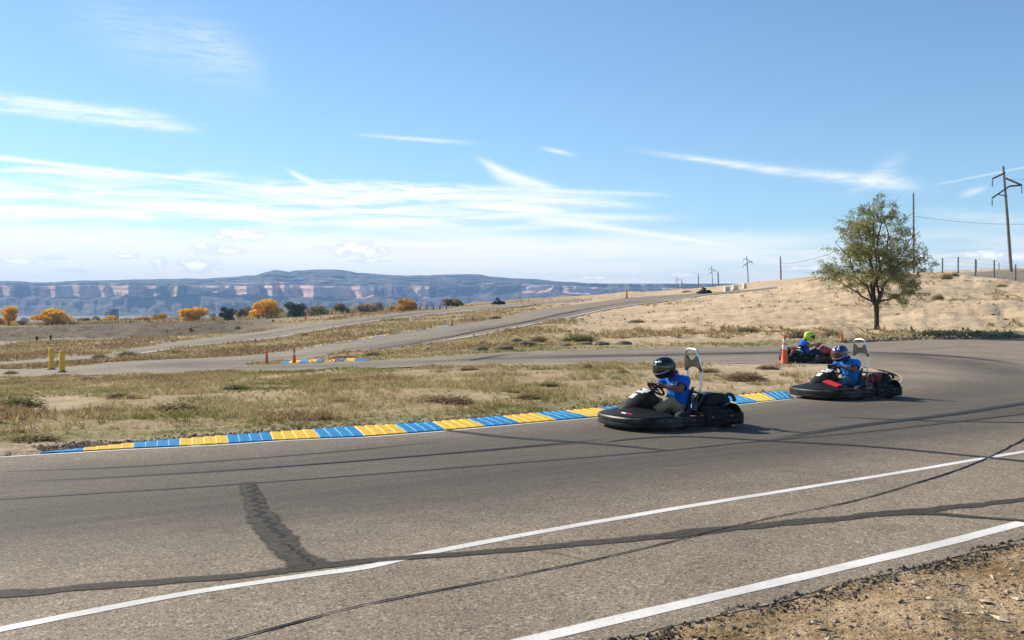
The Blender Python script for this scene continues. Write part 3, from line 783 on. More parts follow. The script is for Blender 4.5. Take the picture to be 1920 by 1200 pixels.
# ------------------------------------------------------------------ mesa range far behind
def mesa():
    us = np.linspace(-1400, 3400, 1300)
    SIL = [(-1400, 540), (-700, 532), (-200, 528), (0, 527), (30, 527), (60, 529), (90, 529.5), (150, 526), (230, 525), (300, 523), (390, 522), (440, 519), (480, 516), (503, 509), (515, 506), (530, 508), (541, 510), (555, 507), (580, 506), (600, 505), (640, 506), (655, 508), (670, 511), (720, 515), (760, 517), (800, 516), (860, 514), (900, 514), (915, 518), (960, 522), (1000, 523), (1040, 527), (1090, 530), (1130, 532), (1180, 533), (1240, 532), (1290, 534), (1350, 538), (1420, 541), (1600, 545), (2200, 556), (3400, 565)]
    ys = np.interp(us, *zip(*SIL)) + 0.35 * np.interp(us, np.linspace(-1400, 3400, 300), rng.normal(0, 1, 300))
    ctop = np.maximum(535.5 + 1.3 * np.interp(us, np.linspace(-1400, 3400, 60), rng.normal(0, 1, 60)) + 0.7 * np.interp(us, np.linspace(-1400, 3400, 260), rng.normal(0, 1, 260)), ys + 7)
    cbase = np.maximum(556 - 4 * sst(us, 800, 1200) + 3.0 * np.interp(us, np.linspace(-1400, 3400, 90), rng.normal(0, 1, 90)), ctop + 8)
    base = np.full(len(us), 594.0)
    def n1(per, seed, oct=3):
        r = np.random.default_rng(seed); o = np.zeros(len(us)); a = 1.0
        for k in range(oct):
            m = int(4800 / per * 2 ** k) + 2
            o += a * np.interp(us, np.linspace(-1400, 3400, m), r.normal(0, 1, m)); a *= 0.5
        return o
    # spurs: saw-toothed plan so that flanks turned to the sun catch light
    r = np.random.default_rng(21); xs = [-1400.0]
    while xs[-1] < 3400: xs.append(xs[-1] + float(np.exp(r.uniform(math.log(16), math.log(110)))))
    kx, kd = [], []
    for a, b in zip(xs[:-1], xs[1:]):
        amp = r.uniform(0.0, 1.0) ** 1.3 * min(1.2, (b - a) / 45 + .25); kx += [a, a + (b - a) * r.uniform(0.25, 0.68)]; kd += [0.0 + r.uniform(-.1, .1), -amp]
    spur = np.interp(us, kx, kd)
    D0 = 3000 + 60 * n1(300, 3) + 150 * spur + 20 * n1(40, 5, 3)
    gul = n1(22, 9, 3); gul2 = n1(14, 10, 3)
    patch = sst(n1(55, 77, 3), -0.95, -0.05)  # pink rock only in patches, painting in lit stretches between darker cliff
    rows = []; cl = []
    def row(D, y, c): rows.append((D, y)); cl.append(np.broadcast_to(c, us.shape))
    row(np.full(len(us), 2480.0), np.full(len(us), 596.5), 0.0)
    row(np.full(len(us), 2560.0), base - 1, 0.0)
    row(2640 + 22 * gul, base - 8 - 1.5 * n1(60, 11), 0.05)
    row(2700 + 30 * gul, base - 16 + 1.2 * gul2, 0.0)
    row(2760 + 34 * gul2, base - 22 + 1.0 * gul, 0.25 * (n1(70, 15) > 0.5))
    row(2775 + 34 * gul2, base - 27 + 1.0 * gul, 0.35 * (n1(70, 15) > 0.3))
    row(2850 + 20 * gul + 60 * spur, np.maximum(cbase + 5, 557) + 0 * gul, 0.0)
    row(2925 + 18 * gul + 100 * spur, cbase + 1.5, 0.32 * patch)
    row(D0 - 14, cbase - 1.5 + 2.2 * gul2, patch)
    for t in (0.3, 0.5, 0.7):
        row(D0 - 6 + 8 * t + 5 * n1(10, 30 + int(t * 10), 2), cbase + (ctop - cbase) * t + .5 * gul, patch)
    row(D0 + 12, ctop + 1.5 + 0.8 * n1(30, 41), patch * .9)
    row(D0 + 40 + 10 * gul, ctop - 0.2, 0.0)
    row(D0 + 95 + 14 * gul2, ctop - 1.6, 0.0)
    white = sst(n1(60, 17), 0.3, 0.9) * 0.9
    row(D0 + 100 + 8 * gul, np.minimum(ctop - 3.4, 533), white)
    row(D0 + 150, np.minimum(ctop - 4.0, 532.0), white * 0.3)
    cur = np.minimum(ctop - 4.0, 532.0)
    for t in (0.12, 0.25, 0.37, 0.5, 0.62, 0.75, 0.87):
        row(D0 + 150 + (3800 - D0 - 150) * t + 55 * n1(28, 50 + int(10 * t), 3), cur + (np.minimum(ys + 1.2, cur - .2) - cur) * t, 0.40 * (n1(30, 60 + int(10 * t)) > 0.8))
    row(np.full(len(us), 3800.0), np.minimum(ys + 1.2, cur - 0.3), 0.0)
    row(np.full(len(us), 3812.0), ys, 0.0)
    row(np.full(len(us), 4150.0), ys + 2.5, 0.0)
    row(np.full(len(us), 4350.0), np.full(len(us), 590.0), 0.0)
    vs, cs = [], []
    for (D, y), c in zip(rows, cl):
        X = (us - 960) / F * D; Z = H - (y - 580) / F * D
        vs.append(np.stack([X, D, Z], 1)); cs.append(c)
    nr = len(rows); nu = len(us)
    vs = np.concatenate(vs); cs = np.concatenate(cs)
    ix = np.arange(nr * nu).reshape(nr, nu)
    q = np.stack([ix[:-1, :-1], ix[:-1, 1:], ix[1:, 1:], ix[1:, :-1]], -1).reshape(-1, 4)
    m = bpy.data.materials.new('mesa_rock'); m.use_nodes = True
    k = NT(m.node_tree); bs = m.node_tree.nodes['Principled BSDF']
    co = k.node('ShaderNodeTexCoord').outputs['Object']
    ca = k.attr('cliff').outputs['Fac']
    strata = k.noise(k.scale(co, (0.004, 0.004, 0.16)), 1.0, 5, 0.6)
    rib = k.noise(k.scale(co, (0.06, 0.06, 0.008)), 1.0, 4, 0.6)
    rock = k.mix(k.ramp(k.m('ADD', k.m('MULTIPLY', strata, 0.5), k.m('MULTIPLY', rib, 0.5)), 0.36, 0.64), (0.44, 0.255, 0.18), (0.82, 0.56, 0.44))
    scrub = k.noise(k.scale(co, (0.02, 0.02, 0.05)), 1.0, 6, 0.68)
    slope = k.mix(k.ramp(scrub, 0.40, 0.64), (0.028, 0.036, 0.03), (0.20, 0.15, 0.11))
    c = k.mix(k.ramp(k.m('ADD', ca, k.m('MULTIPLY', k.m('SUBTRACT', scrub, 0.5), 1.1)), 0.34, 0.66), slope, rock)
    k.put(bs.inputs['Base Color'], c); bs.inputs['Roughness'].default_value = 0.95; bs.inputs['Specular IOR Level'].default_value = 0.05
    me = mesh_of('mesa', vs, q, m)
    set_float_attr(me, 'cliff', cs)
    o = link('mesa', me); props(o, kind='structure')
    return o
mesa()

# ------------------------------------------------------------------ air between here and the mesa
def haze():
    mb = MB(); mb.box((0, 2300, 71.0), (13000, 4760, 178.0))
    m = bpy.data.materials.new('haze_air'); m.use_nodes = True
    nt = m.node_tree; nt.nodes.clear()
    vp = nt.nodes.new('ShaderNodeVolumePrincipled'); out = nt.nodes.new('ShaderNodeOutputMaterial')
    vp.inputs['Color'].default_value = (0.33, 0.57, 0.98, 1); vp.inputs['Density'].default_value = HAZE_D
    vp.inputs['Anisotropy'].default_value = 0.1
    nt.links.new(vp.outputs[0], out.inputs['Volume'])
    o = mb.build('haze', m); props(o, kind='stuff'); return o
HAZE_D = 0.00020
haze()
# ------------------------------------------------------------------ kerbs
def paint_block(name, col, worn):
    m = bpy.data.materials.new(name); m.use_nodes = True
    k = NT(m.node_tree); bs = m.node_tree.nodes['Principled BSDF']
    co = k.node('ShaderNodeTexCoord').outputs['Object']
    n = k.noise(co, 7, 6, 0.7); n2 = k.noise(co, 45, 4, 0.7)
    c = k.mix(k.ramp(n, 0.3, 0.7, 0, 0.5), col, worn)
    c = k.mix(k.ramp(n2, 0.56, 0.72, 0, 0.5), c, (0.30, 0.27, 0.22))
    tm = k.noise(k.scale(co, (0.5, 9, 9)), 1.0, 4, 0.6)
    c = k.mix(k.ramp(tm, 0.56, 0.70, 0, 0.55), c, (0.05, 0.05, 0.05))
    k.put(bs.inputs['Base Color'], c); bs.inputs['Roughness'].default_value = 0.7; bs.inputs['Specular IOR Level'].default_value = 0.2
    return m
KBLUE = paint_block('kerb_blue_paint', (0.004, 0.215, 0.50), (0.02, 0.28, 0.52))
KYEL = paint_block('kerb_yellow_paint', (0.80, 0.47, 0.022), (0.80, 0.53, 0.09))
KRIBB = M('kerb_worn_blue_ridge', (0.09, 0.31, 0.52), 0.8, var=0.25, scale=14)
KRIBY = M('kerb_worn_yellow_ridge', (0.76, 0.51, 0.13), 0.8, var=0.2, scale=14)
KSIDE = M('kerb_concrete', (0.36, 0.32, 0.26), 0.9, var=0.2, scale=14)

WORN_B = paint_block('kerb_worn_out_blue', (0.22, 0.36, 0.46), (0.45, 0.46, 0.44)); WORN_Y = paint_block('kerb_worn_out_yellow', (0.66, 0.50, 0.24), (0.62, 0.56, 0.44))
def kerb_block(front, back, h0, h1, mat, parent, ribs=4):
    """one painted block between two front points and two back points; ribs cross it, a step halfway"""
    a0, a1 = front; b0, b1 = back
    mb = MB(); N = ribs
    ts = []
    for r in range(N): ts += [(r / N, 0.0), ((r + 0.08) / N, 1.0), ((r + 0.42) / N, 0.75), ((r + 0.96) / N, 0.0)]
    ts.append((1.0, 0.0))
    rows = []
    for t, e in ts:
        f = a0 + (a1 - a0) * t; b = b0 + (b1 - b0) * t; ha = h0[0] + (h0[1] - h0[0]) * t; hb = h1[0] + (h1[1] - h1[0]) * t
        mid = f + (b - f) * 0.5; rr = 0.012 * e * min(1.0, hb / 0.05 + 0.2)
        hm = ha + (hb - ha) * 0.62
        row = [f + [0, 0, -0.08], f + [0, 0, ha + rr * 0.4], f + (b - f) * 0.47 + [0, 0, hm + rr], mid + [0, 0, hm - 0.004 + rr * 0.6], b + [0, 0, hb + rr], b + [0, 0, -0.12]]
        rows.append(row)
    n = 6
    for i, row in enumerate(rows): mb.v += [tuple(p) for p in row]
    for i in range(len(rows) - 1):
        for c in range(n - 1):
            mb.f.append((i * n + c, i * n + c + 1, (i + 1) * n + c + 1, (i + 1) * n + c))
            mb.mi.append(2 if c == 4 else (1 if (i % 4 == 0 and c > 0) else 0))
    for e in (0, len(rows) - 1): mb.f.append(tuple(range(e * n, e * n + n))); mb.mi.append(0)
    return mb.build('kerb_block', [mat, {KBLUE: KRIBB, KYEL: KRIBY}.get(mat, mat), KSIDE], parent)

def kerb(name, label, fr_px, bk_px, first_blue=True, hmax=0.05, hts=None, taper=True, ribs=4, fade_end=False, worn=False):
    fw, bw = GA(fr_px), GA(bk_px)
    t = thing(name, label, 'kerb')
    n = len(fw) - 1
    for i in range(n):
        h1 = [hmax, hmax]
        if hts is not None: h1 = [max(hts[i], .011), hts[i + 1]]
        if fade_end and i == n - 1: h1 = [hmax, 0.01]
        blue = (i % 2 == 0) == first_blue
        kerb_block((fw[i], fw[i + 1]), (bw[i], bw[i + 1]), (0.010, 0.010), h1, (WORN_B if worn else KBLUE) if blue else (WORN_Y if worn else KYEL), t, ribs)
    return t
# near kerb: the boundaries of its blocks as they stand in the photograph (front edge, back edge projected to the ground)
KF = [(75, 850.6), (157, 845.9), (250, 840.5), (337, 836.5), (428, 831.5), (512, 826), (600, 821.5), (683, 818.2), (763, 812.2), (835, 806.4), (909, 799.9), (976, 793.8), (1043, 788), (1106, 782.6), (1172, 777), (1232, 771.4), (1288, 766.2), (1338, 761.7), (1383, 757.5), (1422, 753.6), (1455, 750.4), (1486, 746.6)]
KB_seen = [(84, 848.5), (157, 839.8), (250, 830), (337, 823), (424, 816.6), (506, 811), (586, 805.3), (664, 800), (740, 796), (811, 791.2), (877, 785.6), (943, 780.4), (1006, 774.4), (1060, 770.2), (1120, 765), (1180, 760), (1238, 755), (1292, 750), (1338, 745.2), (1384, 741), (1430, 737), (1474, 734)]
KH = [0.0, 0.016, 0.024, 0.032, 0.040, 0.046] + [0.05] * 16
KB = []
for i, (x, y) in enumerate(KB_seen):      # the back edge stands up to 5 cm above the soil
    hh = KH[i]
    KB.append((x, y + hh / H * (y - 580)))
kerb('kerb', 'long ribbed kerb of blue and yellow blocks bordering the dry infield', KF, KB, first_blue=True, hts=KH)
kf2 = [(526, 682.8), (541, 682), (560, 681), (577, 680.1), (592, 679.3), (608, 678.6), (626, 678), (645, 677.5), (664, 677.0), (690, 676.2)]
kb2 = [(x + 4, y - 3.0 + (1.2 if i in (0, 9) else 0)) for i, (x, y) in enumerate(kf2)]
kerb('kerb', 'short blue and yellow kerb beside the orange cones at the far hairpin', kf2, kb2, first_blue=True, hmax=0.06, ribs=2, fade_end=True)
kf3 = [(505, 662.4), (530, 658.8), (552, 655.8), (573, 652.6), (594, 649.4), (615, 646.2), (636, 643.2), (657, 639.8), (678, 636.4), (699, 633), (720, 629.8), (740, 626.6), (760, 623.4), (780, 620.4), (800, 617.3), (820, 614.2), (840, 611.2)]
kb3 = [(x - .6, y - 1.5) for x, y in kf3]
kerb('kerb', 'thin blue and yellow kerb along the far edge of the uphill track', kf3, kb3, first_blue=False, hmax=0.05, ribs=1, worn=True)

# ------------------------------------------------------------------ cones, posts, blocks
ORANGE = M('cone_orange', (0.74, 0.14, 0.03), 0.55, var=0.14, scale=5, tint=(0.52, 0.11, 0.035))
ORANGE2 = M('cone_faded_orange', (0.66, 0.17, 0.06), 0.6, var=0.14, scale=5, tint=(0.45, 0.11, 0.05))
CWHITE = M('cone_white_band', (0.66, 0.63, 0.58), 0.5, var=0.1, scale=9)
RUBBER = M('black_rubber', (0.028, 0.027, 0.026), 0.75, var=0.2, scale=9)
def make_cone(label, px, py, h=0.92, bands=2, mat=None, group=None, Yd=None, tilt=0.0):
    g = G(px, py) if Yd is None else at(px, py, Yd)
    t = thing('traffic_cone', label, 'traffic cone', g, rng.uniform(0, 1.5), group)
    s = h / 0.92
    mb = MB(); mb.box((0, 0, 0.02 * s), (0.31 * s, 0.31 * s, 0.04 * s), bev=0.008); mb.build('base', RUBBER, t)
    def rad(z): return (0.118 + (0.040 - 0.118) * (z / 0.92)) * s
    mb = MB(); mb.lathe([(0.135 * s, 0.04 * s), (rad(.06), 0.07 * s), (rad(.4), .4 * s), (rad(.88), .88 * s), (rad(.92) * .8, .918 * s), (rad(.92) * .55, .92 * s), (rad(.92) * .5, .85 * s)], 18); mb.build('body', mat or ORANGE, t, auto=40)
    if bands:
        for z0, z1 in ((0.47, 0.62), (0.68, 0.80))[:bands]:
            mb = MB(); mb.lathe([(rad(z0) + .003, z0 * s), (rad(z0) + .005, (z0 + .005) * s), (rad(z1) + .005, (z1 - .005) * s), (rad(z1) + .003, z1 * s)], 18); mb.build('reflective_band', CWHITE, t, auto=40)
    return t
cg = 'traffic cones round the track'
make_cone('tall orange and white cone on the infield tip behind the rearmost kart', 1471, 683.5, 0.90, 2, None, cg)
make_cone('plain faded orange cone, the left one of the pair at the hairpin', 500, 681.8, 0.64, 0, ORANGE2, cg)
make_cone('orange cone with a white collar beside the hairpin kerb', 551.5, 681, 0.68, 1, None, cg)
make_cone('small plain orange cone at the outer track edge below the tree', 1578, 641.5, 0.62, 0, None, cg)
make_cone('small faded cone with white collar on the grass strip between the two uphill roads', 846.5, 610.5, 0.86, 2, M('cone_brown', (0.5, 0.30, 0.18), .7), cg)
make_cone('tiny red cone far off beside the track crest by the mesa', 1175, 559.0, 1.5, 0, ORANGE2, cg)
make_cone('tiny red marker cone on the distant white line below the berm', 573, 600.5, 1.1, 0, ORANGE2, cg)

YEL = M('delineator_yellow', (0.95, 0.50, 0.03), 0.5, var=0.08, scale=8, tint=(0.86, 0.46, 0.06))
for lab, px, py in (('yellow round marker post on the left track exit, the farther of the two', 96.5, 693), ('yellow round marker post on the left track exit, the nearer of the two', 116.5, 698)):
    g = G(px, py); t = thing('marker_post', lab, 'marker post', g, 0.3, 'yellow marker posts')
    sc = 40.5 / (F / g[1])
    mb = MB(); mb.lathe([(0.19, 0), (0.19, 0.03), (0.15, 0.055), (0.11, 0.06)], 16); mb.build('base', RUBBER, t, auto=40)
    mb = MB(); mb.lathe([(0.11, 0.06), (0.11, sc - .03), (0.09, sc - .005), (0.04, sc)], 16); mb.build('post', YEL, t, auto=40)
CONCW = M('white_block_paint', (0.66, 0.62, 0.55), 0.8, var=0.12, scale=4)
for lab, px in (('white barrier block at the crest, nearest the far kart', 1363), ('white barrier block at the crest, middle of three', 1378.5), ('white barrier block at the crest, narrow right one of three', 1396)):
    g = at(px, 547.0 - (px - 1363) * 0.05, 158)
    t = thing('barrier_block', lab, 'barrier', (g[0], g[1], max(g[2] - 0.1, float(ground_z(g[0], g[1])) - .05)), 0.2, 'white barrier blocks at the crest')
    wd = 0.85 if px < 1390 else 0.55
    mb = MB(); mb.box((0, 0, 0.40), (wd, 0.6, 0.8), bev=0.08); mb.box((0, 0, 0.08), (wd + .12, 0.72, 0.16), bev=0.03); mb.build('block', CONCW, t)
    for lx in (-.2, .2):
        mb = MB(); mb.box((wd * lx, 0, 0.83), (0.12, 0.2, 0.1), bev=0.02); mb.build('lifting_lug', CONCW, t)
DARKW = M('dark_weathered_wood', (0.06, 0.045, 0.035), 0.9, var=0.3, scale=12)
for lab, px, py in (('dark stub post standing in the dry grass, left of two near the berm', 69, 640.5), ('dark stub post standing in the dry grass, right of two near the berm', 95, 637.5)):
    g = G(px, py); mb = MB(); mb.tube([(0, 0, -0.1), (0.01, 0, 0.2), (0.0, 0.02, 0.58)], [0.13, 0.12, 0.10], 8); mb.box((0, 0.0, 0.45), (0.34, 0.06, 0.1), bev=.01)
    o = mb.build('stub_post', DARKW); o.location = g; props(o, lab, 'post', 'dark stub posts near the berm')
# low shelter beyond the second road
g0 = at(812, 580.5, 182)
t = thing('timber_shelter', 'low pale-roofed shelter with dark openings behind the far road', 'shelter', (g0[0], g0[1], float(ground_z(g0[0], g0[1])) - .2), 0.12)
mb = MB(); mb.box((0, 0, 1.02), (5.2, 2.2, 0.16), bev=0.03); mb.build('roof', M('shelter_roof', (0.5, 0.42, 0.3), .8), t)
for x in (-2.8, -1.4, 0.0, 1.4, 2.8):
    mb = MB(); mb.box((x * .85, -0.95, 0.47), (0.16, 0.16, 0.94)); mb.build('post', DARKW, t)

# ------------------------------------------------------------------ rocks
ROCK = M('rock_grey_brown', (0.15, 0.122, 0.09), 0.95, var=0.3, scale=3, bump=0.8, bscale=8)
ROCKP = M('rock_pale', (0.46, 0.40, 0.31), 0.95, var=0.2, scale=4, bump=0.6, bscale=9)
def rock_mesh(seed, n=2):
    bm = bmesh.new(); bmesh.ops.create_icosphere(bm, subdivisions=n, radius=0.5)
    for v in bm.verts:
        p = v.co * 1.7 + Vector((seed * 7.1, 0, 0))
        v.co *= 1 + 0.34 * mnoise.noise(p) + 0.16 * mnoise.noise(p * 2.7)
        if v.co.z < -0.2: v.co.z = -0.2
    me = bpy.data.meshes.new('rock'); bm.to_mesh(me); bm.free(); return me
rg = 'rocks lined along the back straight'
for i, (px, py, wpx, hpx, m, lab) in enumerate([
        (902, 656, 30, 8, ROCK, 'low grey rock at the left end of the rock row on the back straight'),
        (944, 655, 42, 9, ROCK, 'long brown rock second from the left in the rock row'),
        (988, 650, 34, 12, ROCK, 'heap-like grey rock standing behind the row where the bank begins'),
        (1016, 649, 20, 7, ROCKP, 'small pale rock in the gap of the row of stones'),
        (1058, 650, 34, 8, ROCK, 'flat grey rock left of the darkest stone in the row'),
        (1096, 648, 32, 9, ROCK, 'darkest flat rock in the middle of the row of stones'),
        (1128, 647.5, 30, 8, ROCK, 'flat brown rock just right of the darkest stone'),
        (1170, 647, 36, 8, ROCK, 'long flat rock at the right end of the row of stones'),
        (968, 641, 22, 8, ROCK, 'round grey rock up on the bank behind the row of stones'),
        (800, 657, 16, 7, ROCKP, 'lone pale boulder with shadow beside the hairpin exit'),
        (1543, 636, 10, 6, ROCKP, 'pale boulder on the sand right of the yellow helmet'),
        (1562, 634, 14, 4, ROCKP, 'flat pale stone on the sand near the small orange cone'),
        (906, 645, 16, 6, ROCK, 'small brown rock on the slope above the left end of the row'),
        (512, 603, 6, 4, ROCK, 'dark rock on the flat below the berm and red marker'),
    ]):
    g = G(px, py); s = g[1] / F
    me = rock_mesh(i + 1); me.materials.append(m)
    o = link('rock', me, None, (g[0], g[1], g[2] + hpx * s * 0.25)); o.scale = (wpx * s * 0.95, wpx * s * 0.7, hpx * s * 1.4); o.rotation_euler = (0, 0, rng.uniform(-.4, .4))
    props(o, lab, 'rock', rg if i < 8 else None)

# ------------------------------------------------------------------ power poles, wires, fence
POLE = M('pole_wood', (0.19, 0.16, 0.135), 0.9, var=0.2, scale=2)
ARM = M('crossarm_steel', (0.06, 0.062, 0.068), 0.7, var=0.15, scale=3)
INS = M('insulator', (0.16, 0.17, 0.19), 0.5)
def wishbone_pole(px_top, py_top, px_bot, py_bot, Yd, label, dup=None):
    s = Yd / F
    g = at(px_bot, py_bot, Yd); zg = float(ground_z(g[0], g[1]))
    hgt = (py_bot - py_top) * s
    lean = (px_top - px_bot) * s
    t = thing('power_pole', label, 'power pole', (g[0], g[1], zg), 0, 'power poles along the ridge')
    b = g[2] - zg; hh = b + hgt; k = hgt / 13.9
    def at_h(d): return lean * (hh - d) / hh                     # d metres below the top
    mb = MB(); mb.tube([(0, 0, -1.0), (lean * .5, 0, hh * .5), (lean, 0, hh)], [0.185 * k + .04, 0.16 * k + .03, 0.12 * k + .02], 10); mb.build('shaft', POLE, t, auto=40)
    arms = [((-2.0, 4.35), (0.5, 2.75)), ((0.5, 2.75), (2.15, 2.6)), ((0, 1.65), (2.15, 2.6)), ((-1.75, 1.75), (0.05, 0.95))]
    for (x0, d0), (x1, d1) in arms:
        mb = MB(); mb.tube([(at_h(d0 * k) + x0 * k, -0.3, hh - d0 * k), (at_h(d1 * k) + x1 * k, -0.3, hh - d1 * k)], 0.10 * k + .02, 6); mb.build('crossarm', ARM, t)
    mb = MB(); mb.tube([(at_h(3.2 * k) + 0.2, -0.2, hh - 4.1 * k), (at_h(3.6 * k) - 1.2 * k, -0.3, hh - 3.85 * k)], 0.05 * k + .02, 6); mb.build('brace', ARM, t)
    for x0, d0 in ((-2.0, 4.35), (2.15, 2.6), (-1.75, 1.75)):
        mb = MB(); xx = at_h(d0 * k) + x0 * k
        mb.tube([(xx, -0.3, hh - d0 * k - .05), (xx, -0.3, hh - (d0 + .25) * k), (xx, -0.3, hh - (d0 + 1.1) * k)], [0.03, 0.075 * k + .01, 0.06 * k + .01], 6); mb.build('insulator', INS, t)
    return t
wishbone_pole(1880, 312, 1897, 504, 140, 'tallest power pole with diagonal crossarms at the right edge on the ridge')
wishbone_pole(1400, 480, 1403.5, 541, 330, 'power pole with diagonal crossarms just above the white blocks')
wishbone_pole(1334, 499, 1337, 546, 430, 'power pole with diagonal crossarms just right of the far kart on the crest')
wishbone_pole(1269, 519, 1271, 549, 640, 'small distant power pole with crossarms left of the far kart')
wishbone_pole(1231.5, 533, 1233, 550, 860, 'faintest tiny power pole on the skyline before the mesa')
def plain_pole(px_top, py_top, py_bot, Yd, label, rpx):
    s = Yd / F; g = at(px_top + 1.5, py_bot, Yd); zg = float(ground_z(g[0], g[1])); hh = g[2] - zg + (py_bot - py_top) * s
    t = thing('utility_pole', label, 'utility pole', (g[0], g[1], zg), 0, 'plain utility poles along the ridge')
    mb = MB(); mb.tube([(0, 0, -1), (-.7 * s, 0, hh * .5), (-1.5 * s, 0, hh)], [rpx * s * .33, rpx * s * .30, rpx * s * .24], 8); mb.build('shaft', POLE, t, auto=40)
    mb = MB(); mb.tube([(-1.5 * s, 0, hh * .82), (-1.5 * s + 4.0 * s, 0, hh * .82)], 0.35 * s, 6); mb.build('bracket', ARM, t)
    mb = MB(); mb.tube([(-1.5 * s, 0, hh - .01), (-1.5 * s, 0, hh + 2.0 * s)], 0.7 * s, 6); mb.build('pin', INS, t)
    return t
plain_pole(1712, 363, 516, 160, 'plain bare utility pole rising behind the green tree', 6.5)
plain_pole(1463, 482, 538, 330, 'plain bare utility pole on the crest left of the green tree', 5.0)
plain_pole(1346, 510, 546, 470, 'plain thin utility pole close beside the crossarm pole by the far kart', 4.2)
plain_pole(1309, 515, 548, 700, 'faint thin utility pole just left of the far kart', 3.2)
plain_pole(1278, 525, 549, 760, 'short distant utility pole next to the small crossarm pole', 3.0)
for i, (p, q, sag, lab) in enumerate([((1713, 405, 160), (2050, 412, 160), 1.0, 'single slack wire running right from the bare pole behind the tree'),
                               ((1880, 335, 140), (2250, 250, 60), 1.0, 'wire leaving the tallest pole beyond the right edge'),
                               ((1467, 494, 330), (1712, 400, 160), 2.0, 'wire between the crest pole and the pole behind the tree')]):
    a, b = at(*p), at(*q); pts = []
    for tt in np.linspace(0, 1, 16):
        v = a + (b - a) * tt; v[2] -= sag * 4 * tt * (1 - tt); pts.append(v)
    mb = MB(); mb.tube(pts, 0.022 * (p[2] / 140), 5); o = mb.build('power_line', ARM); props(o, lab, 'wire', 'power wires on the ridge')
# chain-link fence on the right slope
FENCE = M('fence_steel', (0.12, 0.125, 0.13), 0.6, var=0.2)
ft = thing('chain_link_fence', 'wire fence of slim steel posts on the right slope below the tall pole', 'fence')
fp = [(1767, 484, 513, 134), (1796.5, 482, 517, 130), (1829, 486, 521.5, 125), (1864, 488, 526, 120), (1904, 496, 532, 114), (1950, 500, 540, 108), (2010, 505, 552, 100)]
fpt = []
for px, yt, yb, Yd in fp:
    b = at(px, yb, Yd); zg = float(ground_z(b[0], b[1])); b[2] = zg; tp = at(px, yt, Yd)
    fpt.append((b, tp[2])); mb = MB(); mb.tube([(b[0], b[1], zg - .3), (b[0], b[1], tp[2])], 0.09, 6); mb.build('post', FENCE, ft)
for fr in (0.25, 0.5, 0.75, 0.98):
    mb = MB(); mb.tube([(b[0], b[1] - .1, b[2] + (tz - b[2]) * fr) for b, tz in fpt], 0.016, 4); mb.build('wire', FENCE, ft)
for i, (px, yt, yb) in enumerate([(1873, 494, 517), (1830.5, 489, 510)]):
    b = at(px, yb, 150); mb = MB(); mb.tube([(b[0], b[1], float(ground_z(b[0], b[1])) - .3), (b[0], b[1], at(px, yt, 150)[2])], 0.07, 6); mb.box((b[0], b[1], at(px, yt, 150)[2]), (.2, .2, .06))
    o = mb.build('fence_post', FENCE); props(o, ('thin rear fence post just left of the tall power pole base', 'thin rear fence post behind the middle of the fence')[i], 'fence post')

# ------------------------------------------------------------------ far town building and roofs
BW = M('town_wall_pale', (0.50, 0.52, 0.52), 0.8); BD = M('town_wall_dark', (0.10, 0.13, 0.17), 0.5); GL = M('town_glass', (0.05, 0.09, 0.12), 0.2, spec=0.6)
Yd = 900; s = Yd / F
g = at(209.5, 598, Yd)
t = thing('office_tower', 'distant pale office block with darker tower above the orange trees', 'building', (g[0], g[1], -14.0), 0.1)
top = at(209, 584, Yd)[2] + 14; top2 = at(209, 580, Yd)[2] + 14
mb = MB(); mb.box((-5.0 * s, 0, top / 2), (10 * s, 8, top)); mb.build('wall', BW, t)
mb = MB(); mb.box((5.4 * s, 0, top2 / 2), (9.6 * s, 9, top2)); mb.build('wall', BD, t)
for r in range(4):
    mb = MB(); mb.box((-5.0 * s, -4.06, top - 1.1 - r * 1.7), (9.0 * s, 0.1, 0.7)); mb.build('window', GL, t)
mb = MB(); mb.box((6 * s, 0, top2 + .4), (5 * s, 6, .8)); mb.build('roof_plant', BW, t)
RDARK = M('house_roof', (0.12, 0.085, 0.08), .8); HW = M('house_wall', (0.42, 0.40, 0.38), .8)
for lab, px, py, wd, Yd in (('far dark-roofed house among the trees below the berm trees', 180, 596, 12, 420), ('far pale house left of the orange tree, near the picture edge', 47, 598, 13, 620), ('low far white shed at the left edge under the mesa', 16, 594, 10, 900)):
    g = at(px, py, Yd); s = Yd / F; zg = float(ground_z(g[0], g[1])); W_ = wd * s; hw = max(at(px, py, Yd)[2] - zg, 2.5)
    t = thing('far_house', lab, 'house', (g[0], g[1], zg), 0.15)
    mb = MB(); mb.box((0, 0, hw / 2), (W_, W_ * .7, hw)); mb.build('wall', HW, t)
    mb = MB(); mb.prism([(-W_ * .56, hw), (W_ * .56, hw), (0, hw + W_ * .25)], -W_ * .38, W_ * .38); mb.build('roof', RDARK if Yd < 500 else HW, t)
    for x in (-.25, .2):
        mb = MB(); mb.box((x * W_, -W_ * .36, hw * .8), (W_ * .14, .1, hw * .15)); mb.build('window', GL, t)

